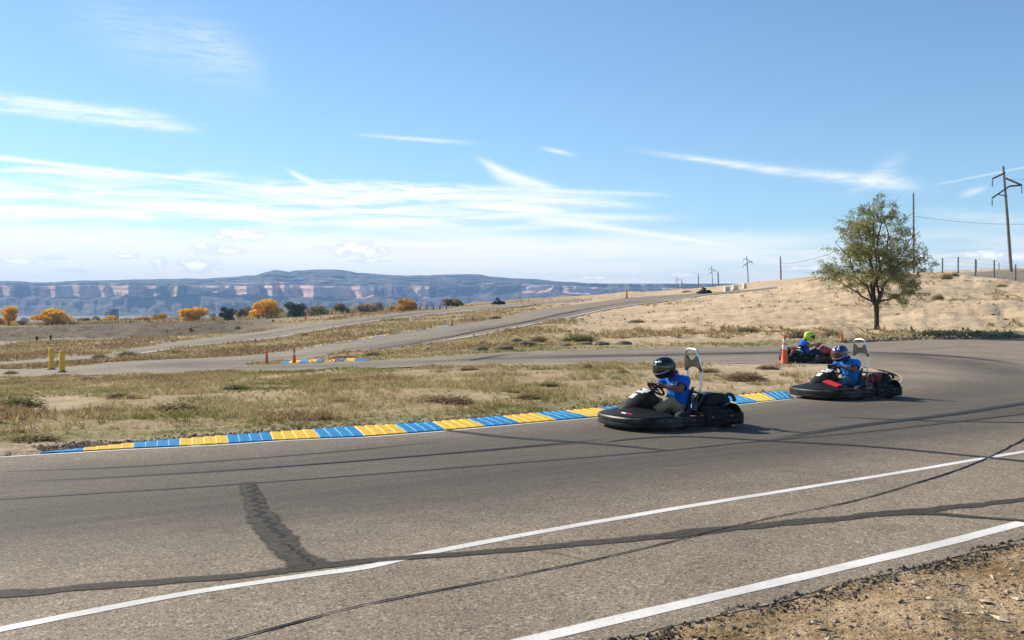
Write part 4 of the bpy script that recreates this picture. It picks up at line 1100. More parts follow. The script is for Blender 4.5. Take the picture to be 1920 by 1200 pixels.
# ------------------------------------------------------------------ leaves
def leaf_cloud(name, pts, nrm_up, size, aspect, hue, mats, droop=None, seed=0):
    """many small leaf quads at the given points"""
    r = np.random.default_rng(seed); n = len(pts)
    d = r.normal(0, 1, (n, 3));
    if droop is not None: d = d * 0.7 + droop
    d /= np.linalg.norm(d, axis=1)[:, None]
    e = r.normal(0, 1, (n, 3)); e -= d * (e * d).sum(1)[:, None]; e /= np.linalg.norm(e, axis=1)[:, None]
    L = size * r.uniform(0.6, 1.35, n)[:, None]; Wd = L * aspect
    # rhombic leaves
    v = np.stack([pts - d * L * .5, pts + e * Wd * .5, pts + d * L * .5, pts - e * Wd * .5], 1).reshape(-1, 3)
    f = np.arange(n * 4).reshape(n, 4)
    me = mesh_of(name, v, f, mats); set_float_attr(me, 'hue', np.repeat(hue, 4)); return me

BARK = M('bark_dark', (0.055, 0.043, 0.034), 0.95, var=0.3, scale=8, bump=0.8, bscale=14)
TREELEAF = foliage_mat('elm_leaves', (0.145, 0.165, 0.05), (0.31, 0.305, 0.115), (0.48, 0.40, 0.16), 0.5)

def big_tree():
    g = G(1643, 626); s = g[1] / F
    t = thing('deciduous_tree', 'lone green tree with dark trunk on the sand beside the far bend', 'tree', g)
    r = random.Random(5)
    segs = []; tips = []
    # crown outline in photo pixels about the trunk foot: (height px, left px, right px)
    OUT = [(40, -35, 40), (62, -88, 80), (86, -100, 95), (110, -112, 103), (126, -118, 118), (140, -108, 92), (166, -106, 86), (198, -99, 82), (212, -70, 60), (226, -54, 42), (245, -22, 32), (258, -14, 20), (268, -5, 7)]
    hs = [o[0] for o in OUT]
    def half(hp, ang):
        l = np.interp(hp, hs, [-o[1] for o in OUT]); rr = np.interp(hp, hs, [o[2] for o in OUT])
        c = math.cos(ang); w_ = (rr * (1 + c) / 2 + l * (1 - c) / 2)
        return w_ * (1 if abs(c) > .5 else 0.92)
    trunk = [Vector((0, 0, -.2)), Vector((0.02, 0, 0.5)), Vector((0.03, 0.01, 1.1)), Vector((0.0, 0.0, 1.65))]
    mb = MB(); mb.tube([trunk[0], Vector((0, 0, .1))] + trunk[1:], [0.26, 0.185, 0.15, 0.14, 0.16], 10, smooth=1); 
    mb.build('trunk', BARK, t, auto=60)
    mb = MB()
    def limb(p, target, r0, n, depth):
        pts = [p]; d = (target - p); L = d.length
        for i in range(1, n + 1):
            q = p.lerp(target, i / n) + Vector((r.uniform(-1, 1), r.uniform(-1, 1), r.uniform(-.6, .8))) * L * 0.045
            q.z += math.sin(i / n * math.pi) * L * 0.05
            pts.append(q)
        rad = [r0 * (1 - 0.82 * i / n) for i in range(n + 1)]
        mb.tube(pts, rad, 6 if depth < 2 else 4, cap=False)
        return pts, rad
    px = lambda x: x * s
    mains = []
    for i in range(11):
        ang = i * 2.4 + r.uniform(-.3, .3); up = i / 10
        hp = 85 + 172 * (up ** 0.8) + r.uniform(-6, 6)
        hp = min(hp, 250)
        wd = half(hp, ang) * r.uniform(.72, .95)
        tgt = Vector((px(wd) * math.cos(ang), px(wd) * math.sin(ang), px(hp)))
        pts, rad = limb(Vector((r.uniform(-.05, .05), r.uniform(-.05, .05), 1.5 + .25 * r.random())), tgt, 0.095 - 0.03 * (1 - up), 7, 0)
        mains.append((pts, rad, ang))
    for pts, rad, ang in mains:
        for k in range(11):
            i = r.randint(2, len(pts) - 1); p = pts[i]; a2 = ang + r.uniform(-1.5, 1.5)
            hp = p.z / s + r.uniform(-22, 46); hp = max(46, min(r.uniform(228, 264), hp))
            wd = half(hp, a2) * r.uniform(.55, 1.0)
            tgt = Vector((px(wd) * math.cos(a2), px(wd) * math.sin(a2), px(hp)))
            d = tgt - p
            if d.length > 2.4: tgt = p + d * (2.4 / d.length)
            sp, sr = limb(p, tgt, max(rad[i] * .55, .014), 5, 1)
            for q in range(8):
                j = r.randint(1, 5); b = sp[j]
                dd = Vector((r.gauss(0, 1), r.gauss(0, 1), r.uniform(-.6, .8))).normalized() * r.uniform(.3, .85) + (tgt - p).normalized() * .35
                tw, _ = limb(b, b + dd, 0.011, 3, 2)
                tips.append(tw)
    mb.build('limb', BARK, t)
    pts = []; 
    for tw in tips:
        n = r.randint(22, 52)
        for _ in range(n):
            q = r.random() ** 0.6 * 3; i = min(int(q), 2); p = tw[i].lerp(tw[i + 1], q - i)
            pts.append(p + Vector((r.gauss(0, .085), r.gauss(0, .085), r.gauss(-.05, .085))))
    pts = np.array([tuple(p) for p in pts])
    keep = []
    for p in pts:
        a = math.atan2(p[1], p[0]); keep.append(math.hypot(p[0], p[1]) < px(half(p[2] / s, a)) * 1.06 and p[2] / s < 268)
    pts = pts[np.array(keep)]
    hue = np.clip(0.42 + 0.20 * rng.normal(0, 1, len(pts)) + 0.16 * np.array([mnoise.noise(Vector(p) * .8) for p in pts]) * 2, 0, 1)
    me = leaf_cloud('crown', pts, None, 0.14, 0.30, hue, TREELEAF, droop=np.array([0.25, 0, -0.5]), seed=3)
    link('crown', me, t)
    return t
big_tree()

# ------------------------------------------------------------------ trees of the valley edge
def crown_mesh(seed, n=1500, tall=1.0, lobes=9, leaf=0.075, ragged=0.25):
    """unit crown: about 1 wide, tall high, base at z=0"""
    r = np.random.default_rng(seed); P_ = []
    for i in range(lobes):
        a = r.uniform(0, 2 * math.pi); rad = 0.30 * math.sqrt(r.random()); zc = tall * r.uniform(0.16, 0.80)
        rad *= 1 - 0.55 * max(0, (zc / tall - 0.45))
        c = np.array([rad * math.cos(a), rad * math.sin(a), zc]); R_ = r.uniform(0.13, 0.24)
        m = n // lobes + 60; d = r.normal(0, 1, (m, 3)); d /= np.linalg.norm(d, axis=1)[:, None]
        P_.append(c + d * (R_ * r.uniform(0.55, 1.0 + ragged, (m, 1)) ** 0.7) * [1, 1, 0.85 * tall ** .5])
    P_ = np.concatenate(P_); P_[:, 2] = np.abs(P_[:, 2])
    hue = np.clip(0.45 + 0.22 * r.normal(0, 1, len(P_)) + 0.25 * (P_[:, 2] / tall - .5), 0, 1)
    return P_, hue, leaf
def foliage(a, b, c, t=0.3, n='x'): return foliage_mat(n, a, b, c, t)
TM = {
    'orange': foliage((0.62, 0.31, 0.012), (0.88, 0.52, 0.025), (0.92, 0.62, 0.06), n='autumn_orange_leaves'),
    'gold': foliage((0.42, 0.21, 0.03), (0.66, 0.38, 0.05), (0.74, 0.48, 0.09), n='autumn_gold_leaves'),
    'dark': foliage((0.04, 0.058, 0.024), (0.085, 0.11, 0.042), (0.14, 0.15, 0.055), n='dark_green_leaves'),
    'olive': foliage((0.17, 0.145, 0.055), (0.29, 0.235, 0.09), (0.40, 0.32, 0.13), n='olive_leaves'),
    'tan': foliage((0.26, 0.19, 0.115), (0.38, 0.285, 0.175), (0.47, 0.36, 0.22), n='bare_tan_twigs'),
}
TREES = [  # centre x, base y, top y, width px, distance, kind, label
    (17, 613, 574, 34, 235, 'orange', 'narrow orange autumn tree at the far left edge behind the berm'),
    (97, 611, 579, 66, 240, 'orange', 'wide round orange tree behind the berm, near the left edge'),
    (-12, 613, 594, 40, 235, 'orange', 'orange tree cut by the left picture edge'),
    (42, 613, 600, 30, 250, 'olive', 'low olive bushy tree between the two left orange trees'),
    (133, 607, 594, 26, 330, 'gold', 'small gold tree just right of the wide orange tree'),
    (158, 608, 596, 34, 300, 'olive', 'low olive tree left of the far dark-roofed house'),
    (183, 607, 597, 20, 280, 'dark', 'small dark tree before the far dark-roofed house'),
    (206, 606, 592, 34, 250, 'orange', 'small orange tree beneath the distant office block'),
    (240, 605, 594, 30, 260, 'olive', 'low olive tree right of the small orange tree'),
    (266, 604, 593, 30, 270, 'gold', 'low brownish gold tree in the middle of the left tree line'),
    (298, 602, 588, 34, 280, 'gold', 'pale gold tree left of the bright orange tree'),
    (322, 601, 588, 30, 330, 'tan', 'bare tan tree behind the bright orange tree'),
    (361, 600, 574, 60, 240, 'orange', 'bright orange tree left of the round dark green tree'),
    (402, 600, 587, 26, 280, 'tan', 'bare tan tree between the orange and dark green trees'),
    (425, 597, 573, 32, 245, 'dark', 'small round dark green tree beside the bright orange tree'),
    (452, 596, 577, 26, 260, 'olive', 'olive tree at the left flank of the tall orange tree'),
    (490, 595, 561, 62, 250, 'orange', 'tallest orange tree with olive crown behind it'),
    (467, 594, 566, 30, 275, 'olive', 'dark olive tree peeking out behind the tallest orange tree'),
    (525, 593, 572, 24, 280, 'tan', 'bare tan tree between the tall orange and the dark tree'),
    (554, 592, 566, 44, 235, 'dark', 'large dark green tree in the middle of the tree line'),
    (598, 592, 570, 48, 240, 'olive', 'broad olive tree right of the large dark green tree'),
    (643, 590, 563, 44, 250, 'olive', 'tall olive tree in the middle of the olive trio'),
    (685, 590, 568, 44, 250, 'tan', 'broad grey-brown tree at the right of the olive trees'),
    (706, 588, 564, 36, 280, 'tan', 'taller grey-brown tree behind the olive trees'),
    (735, 585, 572, 26, 260, 'gold', 'low brownish tree left of the golden tree'),
    (760, 584, 558, 46, 225, 'gold', 'bright golden tree alone before the mesa'),
    (848, 579, 560, 36, 205, 'olive', 'round olive bush tree beside the far road and dark kart'),
]
for i, (px, yb, yt, wd, Yd, kind, lab) in enumerate(TREES):
    s = Yd / F; top = at(px, yt, Yd); gz = float(ground_z(top[0], top[1]))
    t = thing('autumn_tree' if kind in ('orange', 'gold') else ('bare_tree' if kind == 'tan' else 'green_tree'), lab, 'tree', (top[0], top[1], gz), 0, 'trees of the valley edge')
    base_z = at(px, yb + 5, Yd)[2] - gz; W_ = wd * s * 1.14; topz = top[2] - gz
    cb = max(0.2, min(base_z, topz - W_ * .45) - .34 * topz); hh = topz - cb
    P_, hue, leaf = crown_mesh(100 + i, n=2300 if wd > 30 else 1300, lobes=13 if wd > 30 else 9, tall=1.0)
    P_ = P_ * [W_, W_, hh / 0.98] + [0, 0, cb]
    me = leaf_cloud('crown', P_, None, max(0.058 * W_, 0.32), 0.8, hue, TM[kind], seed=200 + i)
    link('crown', me, t)
    mb = MB(); mb.tube([(0, 0, -.3), (0.05, 0, cb + hh * .3), (0.0, 0.1, cb + hh * .62)], [0.035 * W_, 0.025 * W_, 0.008 * W_], 6)
    for a in range(4):
        mb.tube([(0.04, 0, cb + hh * .2), (W_ * .25 * math.cos(a * 1.7 + i), W_ * .25 * math.sin(a * 1.7 + i), cb + hh * .6)], [0.015 * W_, 0.004 * W_], 5)
    mb.build('trunk', BARK, t)

# ------------------------------------------------------------------ shrubs one can tell apart
SH = {
    'russet': foliage((0.23, 0.155, 0.085), (0.36, 0.25, 0.14), (0.46, 0.34, 0.19), n='russet_weed'),
    'green': foliage((0.15, 0.145, 0.055), (0.26, 0.24, 0.095), (0.37, 0.32, 0.145), n='sage_green_weed'),
    'brown': foliage((0.21, 0.16, 0.08), (0.34, 0.265, 0.13), (0.45, 0.35, 0.19), n='brown_weed'),
}
def shrub_mesh(seed, n, mat, thin=0.10, leafy=0.5):
    """unit shrub: fine stems fanning out from the root, tiny leaves along them; about 1 wide, 1 high"""
    r = np.random.default_rng(seed); vs = []; hue = []
    a = r.uniform(0, 2 * math.pi, n); el = r.uniform(0.10, 1.45, n); L = r.uniform(0.5, 1.0, n)
    tip = np.stack([np.cos(a) * np.cos(el) * 0.52, np.sin(a) * np.cos(el) * 0.52, np.sin(el)], 1) * L[:, None]
    root = np.stack([np.cos(a), np.sin(a), 0 * a], 1) * r.uniform(0, .28, (n, 1)); root[:, 2] = -.03
    st = r.uniform(0.25, 1.0, n); pos = root + (tip - root) * st[:, None] + r.normal(0, .03, (n, 3)); pos[:, 2] = np.abs(pos[:, 2])
    d = (tip - root); d /= np.linalg.norm(d, axis=1)[:, None]; d = d + r.normal(0, .45, (n, 3)); d /= np.linalg.norm(d, axis=1)[:, None]
    e = np.cross(d, r.normal(0, 1, (n, 3))); e /= np.linalg.norm(e, axis=1)[:, None]
    ll = r.uniform(.10, .24, (n, 1)); w_ = ll * r.uniform(.12, .4, (n, 1)) * (leafy + .3)
    v = np.stack([pos - d * ll * .5, pos + e * w_ * .5, pos + d * ll * .5, pos - e * w_ * .5], 1).reshape(-1, 3)
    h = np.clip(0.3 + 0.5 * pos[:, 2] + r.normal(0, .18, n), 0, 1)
    me = mesh_of('shrub', v, np.arange(4 * n).reshape(n, 4), mat); set_float_attr(me, 'hue', np.repeat(h, 4)); return me
SHM = {(k, j): shrub_mesh(300 + j + 10 * q, 900, SH[k]) for q, k in enumerate(SH) for j in range(3)}
SHRUBS = [ # x, base y, width px, height px, kind, label
    (1395, 712, 120, 26, 'russet', 'largest russet shrub right of the front driver, low and long'),
    (1330, 700, 60, 18, 'russet', 'russet shrub directly behind the silver hoop of the front kart'),
    (1440, 692, 66, 14, 'russet', 'russet shrub at the foot of the tall striped cone'),
    (1102, 690, 30, 10, 'russet', 'small round russet shrub near the back straight, left of the black helmet'),
    (1168, 700, 40, 12, 'brown', 'brown shrub in the infield just left of the black helmet'),
    (1500, 634, 84, 22, 'brown', 'dark brown brush behind the yellow helmet on the sand'),
    (1560, 630, 50, 14, 'brown', 'brown brush right of the yellow helmet under the tree'),
    (1636, 628, 60, 12, 'brown', 'dry brush round the foot of the lone tree'),
    (1755, 634, 90, 20, 'green', 'greenish clump at the right of the tree trunk on the track verge'),
    (1815, 634, 70, 16, 'green', 'greenish clump in the middle of the right verge'),
    (1890, 634, 50, 16, 'brown', 'brown-green clump at the far right of the verge'),
    (1775, 524, 34, 14, 'russet', 'russet bush below the left end of the fence'),
    (1790, 519, 26, 10, 'green', 'dark olive bush on the skyline at the left fence end'),
    (1812, 532, 26, 9, 'brown', 'tan bush right of the russet bush near the fence'),
    (1878, 540, 34, 9, 'green', 'olive bush below the middle of the fence'),
    (1842, 532, 20, 8, 'brown', 'small tan bush under the fence centre'),
    (1760, 562, 34, 13, 'brown', 'brown bush on the sand slope right of the tree'),
    (1908, 540, 22, 9, 'green', 'olive bush at the right picture edge below the fence'),
    (1288, 549, 28, 5, 'russet', 'russet strip of brush on the crest left of the far kart'),
    (20, 702, 40, 12, 'brown', 'dark brown shrub on the left track exit verge, at the edge'),
    (187, 673, 40, 14, 'brown', 'brown shrub between the two far left roads'),
    (240, 668, 60, 12, 'green', 'green shrub above the hairpin, left of centre'),
    (330, 664, 60, 10, 'green', 'yellow-green low shrub strip above the hairpin'),
    (572, 631, 20, 9, 'brown', 'small dark shrub on the grass between the two uphill roads'),
    (645, 673.5, 90, 9, 'russet', 'russet shrub on the hairpin island above the short kerb'),
    (700, 668, 50, 12, 'russet', 'russet shrub strip on the island tail toward the rocks'),
    (1085, 640, 110, 16, 'green', 'olive shrubs on the slope above the darkest rocks'),
    (1010, 642, 50, 16, 'brown', 'brown shrub above the row of rocks, left part'),
    (1195, 606, 50, 9, 'brown', 'tan shrub on the sand slope below the uphill track'),
    (930, 598, 30, 8, 'brown', 'straw tuft on the verge below the dark far kart'),
    (1400, 622, 70, 12, 'brown', 'brown scrub strip on the sand left of the yellow helmet'),
    (446, 617, 16, 8, 'green', 'dark green bush below the berm, right'),
    (357, 619, 12, 6, 'green', 'dark green bush below the berm, left'),
    (38, 764, 120, 36, 'green', 'large grey-green weed patch at the left edge of the infield beside bare sand'),
    (10, 786, 90, 18, 'brown', 'brown weed clump under the large left weed patch'),
    (30, 722, 60, 14, 'green', 'green weed clump near the left track exit'),
    (165, 713, 50, 12, 'russet', 'russet weed clump in front of the yellow posts'),
    (640, 716, 90, 14, 'russet', 'russet weed row just below the back straight, centre'),
    (880, 694, 60, 10, 'russet', 'russet weed row left on the back straight verge'),
    (960, 730, 70, 14, 'russet', 'russet weed clump in the infield centre'),
    (1030, 724, 60, 14, 'brown', 'brown weed clump in the infield right of centre'),
    (840, 757, 150, 26, 'russet', 'widest russet weed patch in the infield centre above the kerb'),
    (640, 757, 70, 18, 'russet', 'russet weed clump left of the widest russet patch'),
    (990, 748, 80, 20, 'brown', 'brown weed clump above the kerb left of the front kart'),
    (440, 730, 80, 16, 'green', 'green weed clump in the upper left infield'),
    (222, 746, 70, 18, 'brown', 'brown weed clump beside the bare sandy patch'),
    (330, 770, 130, 26, 'brown', 'wide brown weed clump in the left infield'),
    (60, 826, 150, 24, 'brown', 'brown weed clump beside the tapered kerb end'),
]
for i, (px, py, wd, hp, kind, lab) in enumerate(SHRUBS):
    g = G(px, py); s = g[1] / F
    o = link('weed_clump' if py > 690 and px < 1460 else 'shrub', SHM[(kind, i % 3)], None, g, (0, 0, rng.uniform(0, 6)))
    o.scale = (wd * s * .95, wd * s * .6, hp * s * (.72 if py > 690 and px < 1460 else 1.0))
    o.rotation_euler = (0, 0, 0 if i % 2 else math.pi)
    props(o, lab, 'shrub', 'shrubs and weed clumps along the track')

# ------------------------------------------------------------------ grass and weeds: nobody could count them
def tufts(name, pts, hgt, hue, nblade, mat, wid=0.05, spread=0.5, seed=1):
    r = np.random.default_rng(seed); n = len(pts)
    base = np.repeat(pts, nblade, 0); hg = np.repeat(hgt, nblade) * r.uniform(.5, 1.2, n * nblade)
    hu = np.clip(np.repeat(hue, nblade) + r.normal(0, .10, n * nblade), 0, 1)
    a = r.uniform(0, 2 * math.pi, len(base)); lean = r.uniform(.1, 1.0, len(base)) * spread
    off_ = np.stack([np.cos(a), np.sin(a), 0 * a], 1)
    b = base + off_ * (hg * r.uniform(0, .55, len(base)))[:, None]; b[:, 2] -= .01
    tip = b + off_ * (hg * lean)[:, None]; tip[:, 2] += hg
    sd = np.stack([-np.sin(a + r.normal(0, .8, len(a))), np.cos(a), 0 * a], 1) * (hg * wid * 2.2)[:, None]
    mid = b * .45 + tip * .55; mid[:, 2] += hg * .08
    v = np.stack([b - sd * .5, b + sd * .5, mid + sd * .6, tip, mid - sd * .6], 1).reshape(-1, 3)
    q = np.arange(len(base))[:, None] * 5
    f = np.concatenate([q + [0, 1, 2], q + [0, 2, 4], q + [4, 2, 3]], 1).reshape(-1, 3)
    me = mesh_of(name, v, f, mat); set_float_attr(me, 'hue', np.repeat(hu, 5)); return me
def grass_mat():
    m = bpy.data.materials.new('dry_grass'); m.use_nodes = True
    k = NT(m.node_tree); bs = m.node_tree.nodes['Principled BSDF']; h = k.attr('hue').outputs['Fac']
    cr = k.node('ShaderNodeValToRGB'); e = cr.color_ramp.elements
    e[0].position = 0; e[0].color = (0.165, 0.175, 0.045, 1); e[1].position = 1; e[1].color = (0.32, 0.215, 0.12, 1)
    for p, c in ((.2, (0.24, 0.225, 0.08, 1)), (.4, (0.36, 0.31, 0.135, 1)), (.6, (0.50, 0.40, 0.205, 1)), (.8, (0.34, 0.25, 0.12, 1))):
        x = e.new(p); x.color = c
    k.put(cr.inputs[0], h); k.put(bs.inputs['Base Color'], cr.outputs[0]); bs.inputs['Roughness'].default_value = .85; bs.inputs['Specular IOR Level'].default_value = .1
    tr = k.node('ShaderNodeBsdfTranslucent'); k.put(tr.inputs[0], cr.outputs[0]); mx = k.node('ShaderNodeMixShader'); mx.inputs[0].default_value = .3
    k.l.new(bs.outputs[0], mx.inputs[1]); k.l.new(tr.outputs[0], mx.inputs[2]); k.l.new(mx.outputs[0], m.node_tree.nodes['Material Output'].inputs[0])
    return m
GRASS = grass_mat()
def nz(x, y, f, o=0.0): return np.array([mnoise.noise(Vector((a * f + o, b * f, 3.7))) for a, b in zip(x, y)])
def scatter(poly, n, seed):
    r = np.random.default_rng(seed); lo = poly[:, :2].min(0); hi = poly[:, :2].max(0); out = []
    while len(out) < n:
        p = r.uniform(lo, hi, (n * 2, 2)); p = p[inside(p[:, 0], p[:, 1], poly)]; out = p if len(out) == 0 else np.concatenate([out, p])
    return out[:n]
P_ = scatter(INFIELD, 60000, 11)
u_, v_ = to_px(P_[:, 0], P_[:, 1], np.zeros(len(P_)))
kd = poly_dist(P_[:, 0], P_[:, 1], kerb_w[::4]); td = poly_dist(P_[:, 0], P_[:, 1], back_near_w)
b1 = nz(P_[:, 0], P_[:, 1], .28); b2 = nz(P_[:, 0], P_[:, 1], .8, 9.0); b3 = nz(P_[:, 0], P_[:, 1], .45, 31.0)
dens = 0.46 + 1.0 * b1 + 0.7 * b2 - 0.95 * sst(u_, 1080, 1420)
dens = np.where(kd < 0.95, -0.4, dens); dens = np.where((kd > 1.2) & (kd < 2.5), dens + 0.55, dens); dens -= 0.5 * (td < .5)
dens -= 2.2 * np.exp(-((u_ - 122) / 62) ** 2 - ((v_ - 752) / 17) ** 2)
ok = dens > rng.uniform(0.0, 1.0, len(P_)); ok &= (u_ > -250) & (u_ < 1750)
P_, b2, b3, kd, u_ = P_[ok], b2[ok], b3[ok], kd[ok], u_[ok]
hue = 0.45 + 0.75 * b3 + 0.35 * b2; hue = np.where(kd < 2.3, 0.12 + 0.12 * b2, hue)
hgt = np.clip(0.052 + 0.045 * b2 + 0.07 * np.maximum(b3, 0) + 0.025 * rng.normal(0, 1, len(P_)), 0.018, 0.20); hgt = np.where(kd < 2.3, hgt * .5, hgt)
pz = np.column_stack([P_, ground_z(P_[:, 0], P_[:, 1], GZT)])
o = link('infield_grass', tufts('infield_grass', pz, hgt, np.clip(hue, 0, 1), 9, GRASS, wid=.05, spread=1.3, seed=12)); props(o, kind='stuff')
# verges and the rough beyond the back straight
r2 = np.random.default_rng(14)
n = 110000; yy = np.exp(r2.uniform(math.log(30), math.log(210), n)); xx = r2.uniform(-0.66, 0.62, n) * yy
zz = ground_z(xx, yy); u_, v_ = to_px(xx, yy, zz)
ok = (u_ > -200) & (u_ < 2100)
for pl in (TRACK, ROAD2, ROAD3, ROAD4, INFIELD): ok &= ~inside(xx, yy, pl)
xx, yy, u_, v_ = xx[ok], yy[ok], u_[ok], v_[ok]
b1 = nz(xx, yy, .06); b2 = nz(xx, yy, .2, 5.0); b3 = nz(xx, yy, .11, 77.0)
hillm = sst(u_, 950, 1180) * sst(v_, 648, 636)
vd = poly_dist(xx, yy, bf)
bermm = sst(u_, 640, 520) * (yy > 116)
dens = 0.85 + .8 * b1 + .5 * b2 - 1.45 * hillm - .75 * bermm + 1.1 * np.exp(-((vd - 2.0) / 1.5) ** 2) * (u_ > 640) + .8 * np.exp(-((vd - 3.0) / 1.6) ** 2) * (u_ > 1600) + .3 * (u_ < 900) * (yy < 110)
ok = dens > r2.uniform(0, 1, len(xx)); xx, yy, b2, b3, u_, vd, hillm = xx[ok], yy[ok], b2[ok], b3[ok], u_[ok], vd[ok], hillm[ok]
hue = .76 + .5 * b3 + .3 * b2; hue = np.where((vd < 3.5) & (u_ > 640), .14 + .25 * b2 + .15 * (vd / 3.5), hue)
hgt = np.clip(.15 + .15 * b2 + .05 * r2.normal(0, 1, len(xx)), .05, .4) * (1 - .4 * hillm) * np.clip(yy / 70, .55, 1.2)
hgt = np.where((vd < 3.5) & (u_ > 640), hgt * .7, hgt); hgt = np.where((vd < 4.5) & (u_ > 1600), hgt * 1.9, hgt)
o = link('rough_grass', tufts('rough_grass', np.column_stack([xx, yy, ground_z(xx, yy, GZT)]), hgt, np.clip(hue, 0, 1), 5, GRASS, wid=.11, spread=1.4, seed=15)); props(o, kind='stuff')

# ------------------------------------------------------------------ loose stones: shoulder gravel, crumbled asphalt edge, kerb gravel
def chips(name, pts, size, flat, shade, cols, seed):
    r = np.random.default_rng(seed); n = len(pts)
    oct_ = np.array([[1, 0, 0], [0, 1, 0], [-1, 0, 0], [0, -1, 0], [0, 0, 1], [0, 0, -1]], float)
    fcs = np.array([[0, 1, 4], [1, 2, 4], [2, 3, 4], [3, 0, 4], [1, 0, 5], [2, 1, 5], [3, 2, 5], [0, 3, 5]])
    sc = np.stack([size * r.uniform(.6, 1.5, n), size * r.uniform(.4, .9, n), size * flat * r.uniform(.5, 1.2, n)], 1) * .5
    v = oct_[None] * sc[:, None, :] * r.uniform(.7, 1.25, (n, 6, 3)) + r.normal(0, .12, (n, 6, 3)) * sc[:, None, :]
    a = r.uniform(0, 2 * math.pi, n); ca, sa = np.cos(a)[:, None], np.sin(a)[:, None]
    tl = r.normal(0, .25, n)[:, None]; v[:, :, 2] += v[:, :, 0] * tl
    v = np.stack([v[:, :, 0] * ca - v[:, :, 1] * sa, v[:, :, 0] * sa + v[:, :, 1] * ca, v[:, :, 2]], 2) + pts[:, None, :]
    v[:, :, 2] += (sc[:, 2] * .6)[:, None]
    f = (np.arange(n)[:, None, None] * 6 + fcs[None]).reshape(-1, 3)
    me = mesh_of(name, v.reshape(-1, 3), f, cols); set_float_attr(me, 'hue', np.repeat(shade, 6)); return me
def chip_mat(name, stops):
    m = bpy.data.materials.new(name); m.use_nodes = True
    k = NT(m.node_tree); bs = m.node_tree.nodes['Principled BSDF']; cr = k.node('ShaderNodeValToRGB'); e = cr.color_ramp.elements
    e[0].position, e[0].color = stops[0][0], (*stops[0][1], 1); e[1].position, e[1].color = stops[-1][0], (*stops[-1][1], 1)
    for p, c in stops[1:-1]: x = e.new(p); x.color = (*c, 1)
    k.put(cr.inputs[0], k.attr('hue').outputs['Fac']); k.put(bs.inputs['Base Color'], cr.outputs[0]); bs.inputs['Roughness'].default_value = .9; bs.inputs['Specular IOR Level'].default_value = .15
    return m
EARTH = chip_mat('gravel_stone', [(0, (.06, .052, .046)), (.3, (.17, .125, .085)), (.65, (.34, .25, .16)), (.88, (.42, .32, .21)), (1, (.56, .46, .34))])
TAR = chip_mat('asphalt_crumb', [(0, (.04, .036, .032)), (.5, (.12, .104, .085)), (1, (.32, .26, .19))])
r3 = np.random.default_rng(31)
ndir = np.array([.823, .568]); nperp = np.array([.568, -.823])
n = 42000; t_ = r3.uniform(-1.2, 9.5, n); q_ = r3.uniform(0.05, 1, n) ** 1.0 * 3.6
pp = np.array([0.60, 5.09]) + t_[:, None] * ndir + q_[:, None] * nperp
ok = (pp[:, 1] > 2.5) & ~inside(pp[:, 0], pp[:, 1], TRACK); pp = pp[ok]
cl = nz(pp[:, 0], pp[:, 1], 1.6)
ok = (cl + r3.uniform(-.5, .8, len(pp))) > 0.0; pp, cl = pp[ok], cl[ok]
sz = np.clip(np.exp(r3.normal(math.log(.015), .62, len(pp))), .006, .085)
sh = np.clip(r3.beta(1.3, 1.2, len(pp)) + (sz > .035) * .15, 0, 1)
o = link('shoulder_gravel', chips('shoulder_gravel', np.column_stack([pp, ground_z(pp[:, 0], pp[:, 1], GZT)]), sz, .36, sh, EARTH, 32)); props(o, kind='stuff')
n = 6500; t_ = r3.uniform(-2, 10, n); q_ = np.abs(r3.normal(0, .10, n)) - .035
wob = 0.03 * np.sin(t_ * 5) + .02 * np.sin(t_ * 13)
pp = np.array([0.60, 5.09]) + t_[:, None] * ndir + (q_ + wob)[:, None] * nperp
sz = np.clip(np.exp(r3.normal(math.log(.015), .5, n)), .006, .045)
zt = np.maximum(ground_z(pp[:, 0], pp[:, 1], GZT), -.035) * (q_ > 0) - .004
zt = np.where(q_ > 0.0, -.008, -.003)
o = link('asphalt_crumbs', chips('asphalt_crumbs', np.column_stack([pp, zt]), sz, .7, np.clip(r3.beta(1.4, 2.2, n), 0, 1), TAR, 33)); props(o, kind='stuff')
# gravel strip behind the kerb
n = 22000; kw = catmull(GA(KB[:]), 8); ii = r3.integers(0, len(kw) - 1, n); ff = r3.uniform(0, 1, n)
pp = kw[ii, :2] + (kw[ii + 1, :2] - kw[ii, :2]) * ff[:, None]; tn = kw[ii + 1, :2] - kw[ii, :2]; tn /= np.linalg.norm(tn, axis=1)[:, None]
pp = pp + np.stack([-tn[:, 1], tn[:, 0]], 1) * (np.abs(r3.normal(0, .28, n)) + .02)[:, None]
sz = np.clip(np.exp(r3.normal(math.log(.022), .5, n)), .008, .09)
o = link('kerb_gravel', chips('kerb_gravel', np.column_stack([pp, ground_z(pp[:, 0], pp[:, 1], GZT)]), sz, .6, np.clip(r3.beta(1.8, 1.6, n), 0, 1), EARTH, 34)); props(o, kind='stuff')

# dark loose gravel on the verge of the far bend
n = 5000; kw = catmull(bf, 6); kw = kw[(to_px(kw[:, 0], kw[:, 1], kw[:, 2])[0] > 1560)]; ii = r3.integers(0, len(kw) - 1, n); ff = r3.uniform(0, 1, n)
pp = kw[ii, :2] + (kw[ii + 1, :2] - kw[ii, :2]) * ff[:, None]; pp[:, 1] += np.abs(r3.normal(0, .7, n)) + .1
sz = np.clip(np.exp(r3.normal(math.log(.10), .5, n)), .04, .35)
o = link('verge_gravel', chips('verge_gravel', np.column_stack([pp, ground_z(pp[:, 0], pp[:, 1], GZT)]), sz, .6, np.clip(r3.beta(1.4, 2.4, n), 0, 1), EARTH, 35)); props(o, kind='stuff')

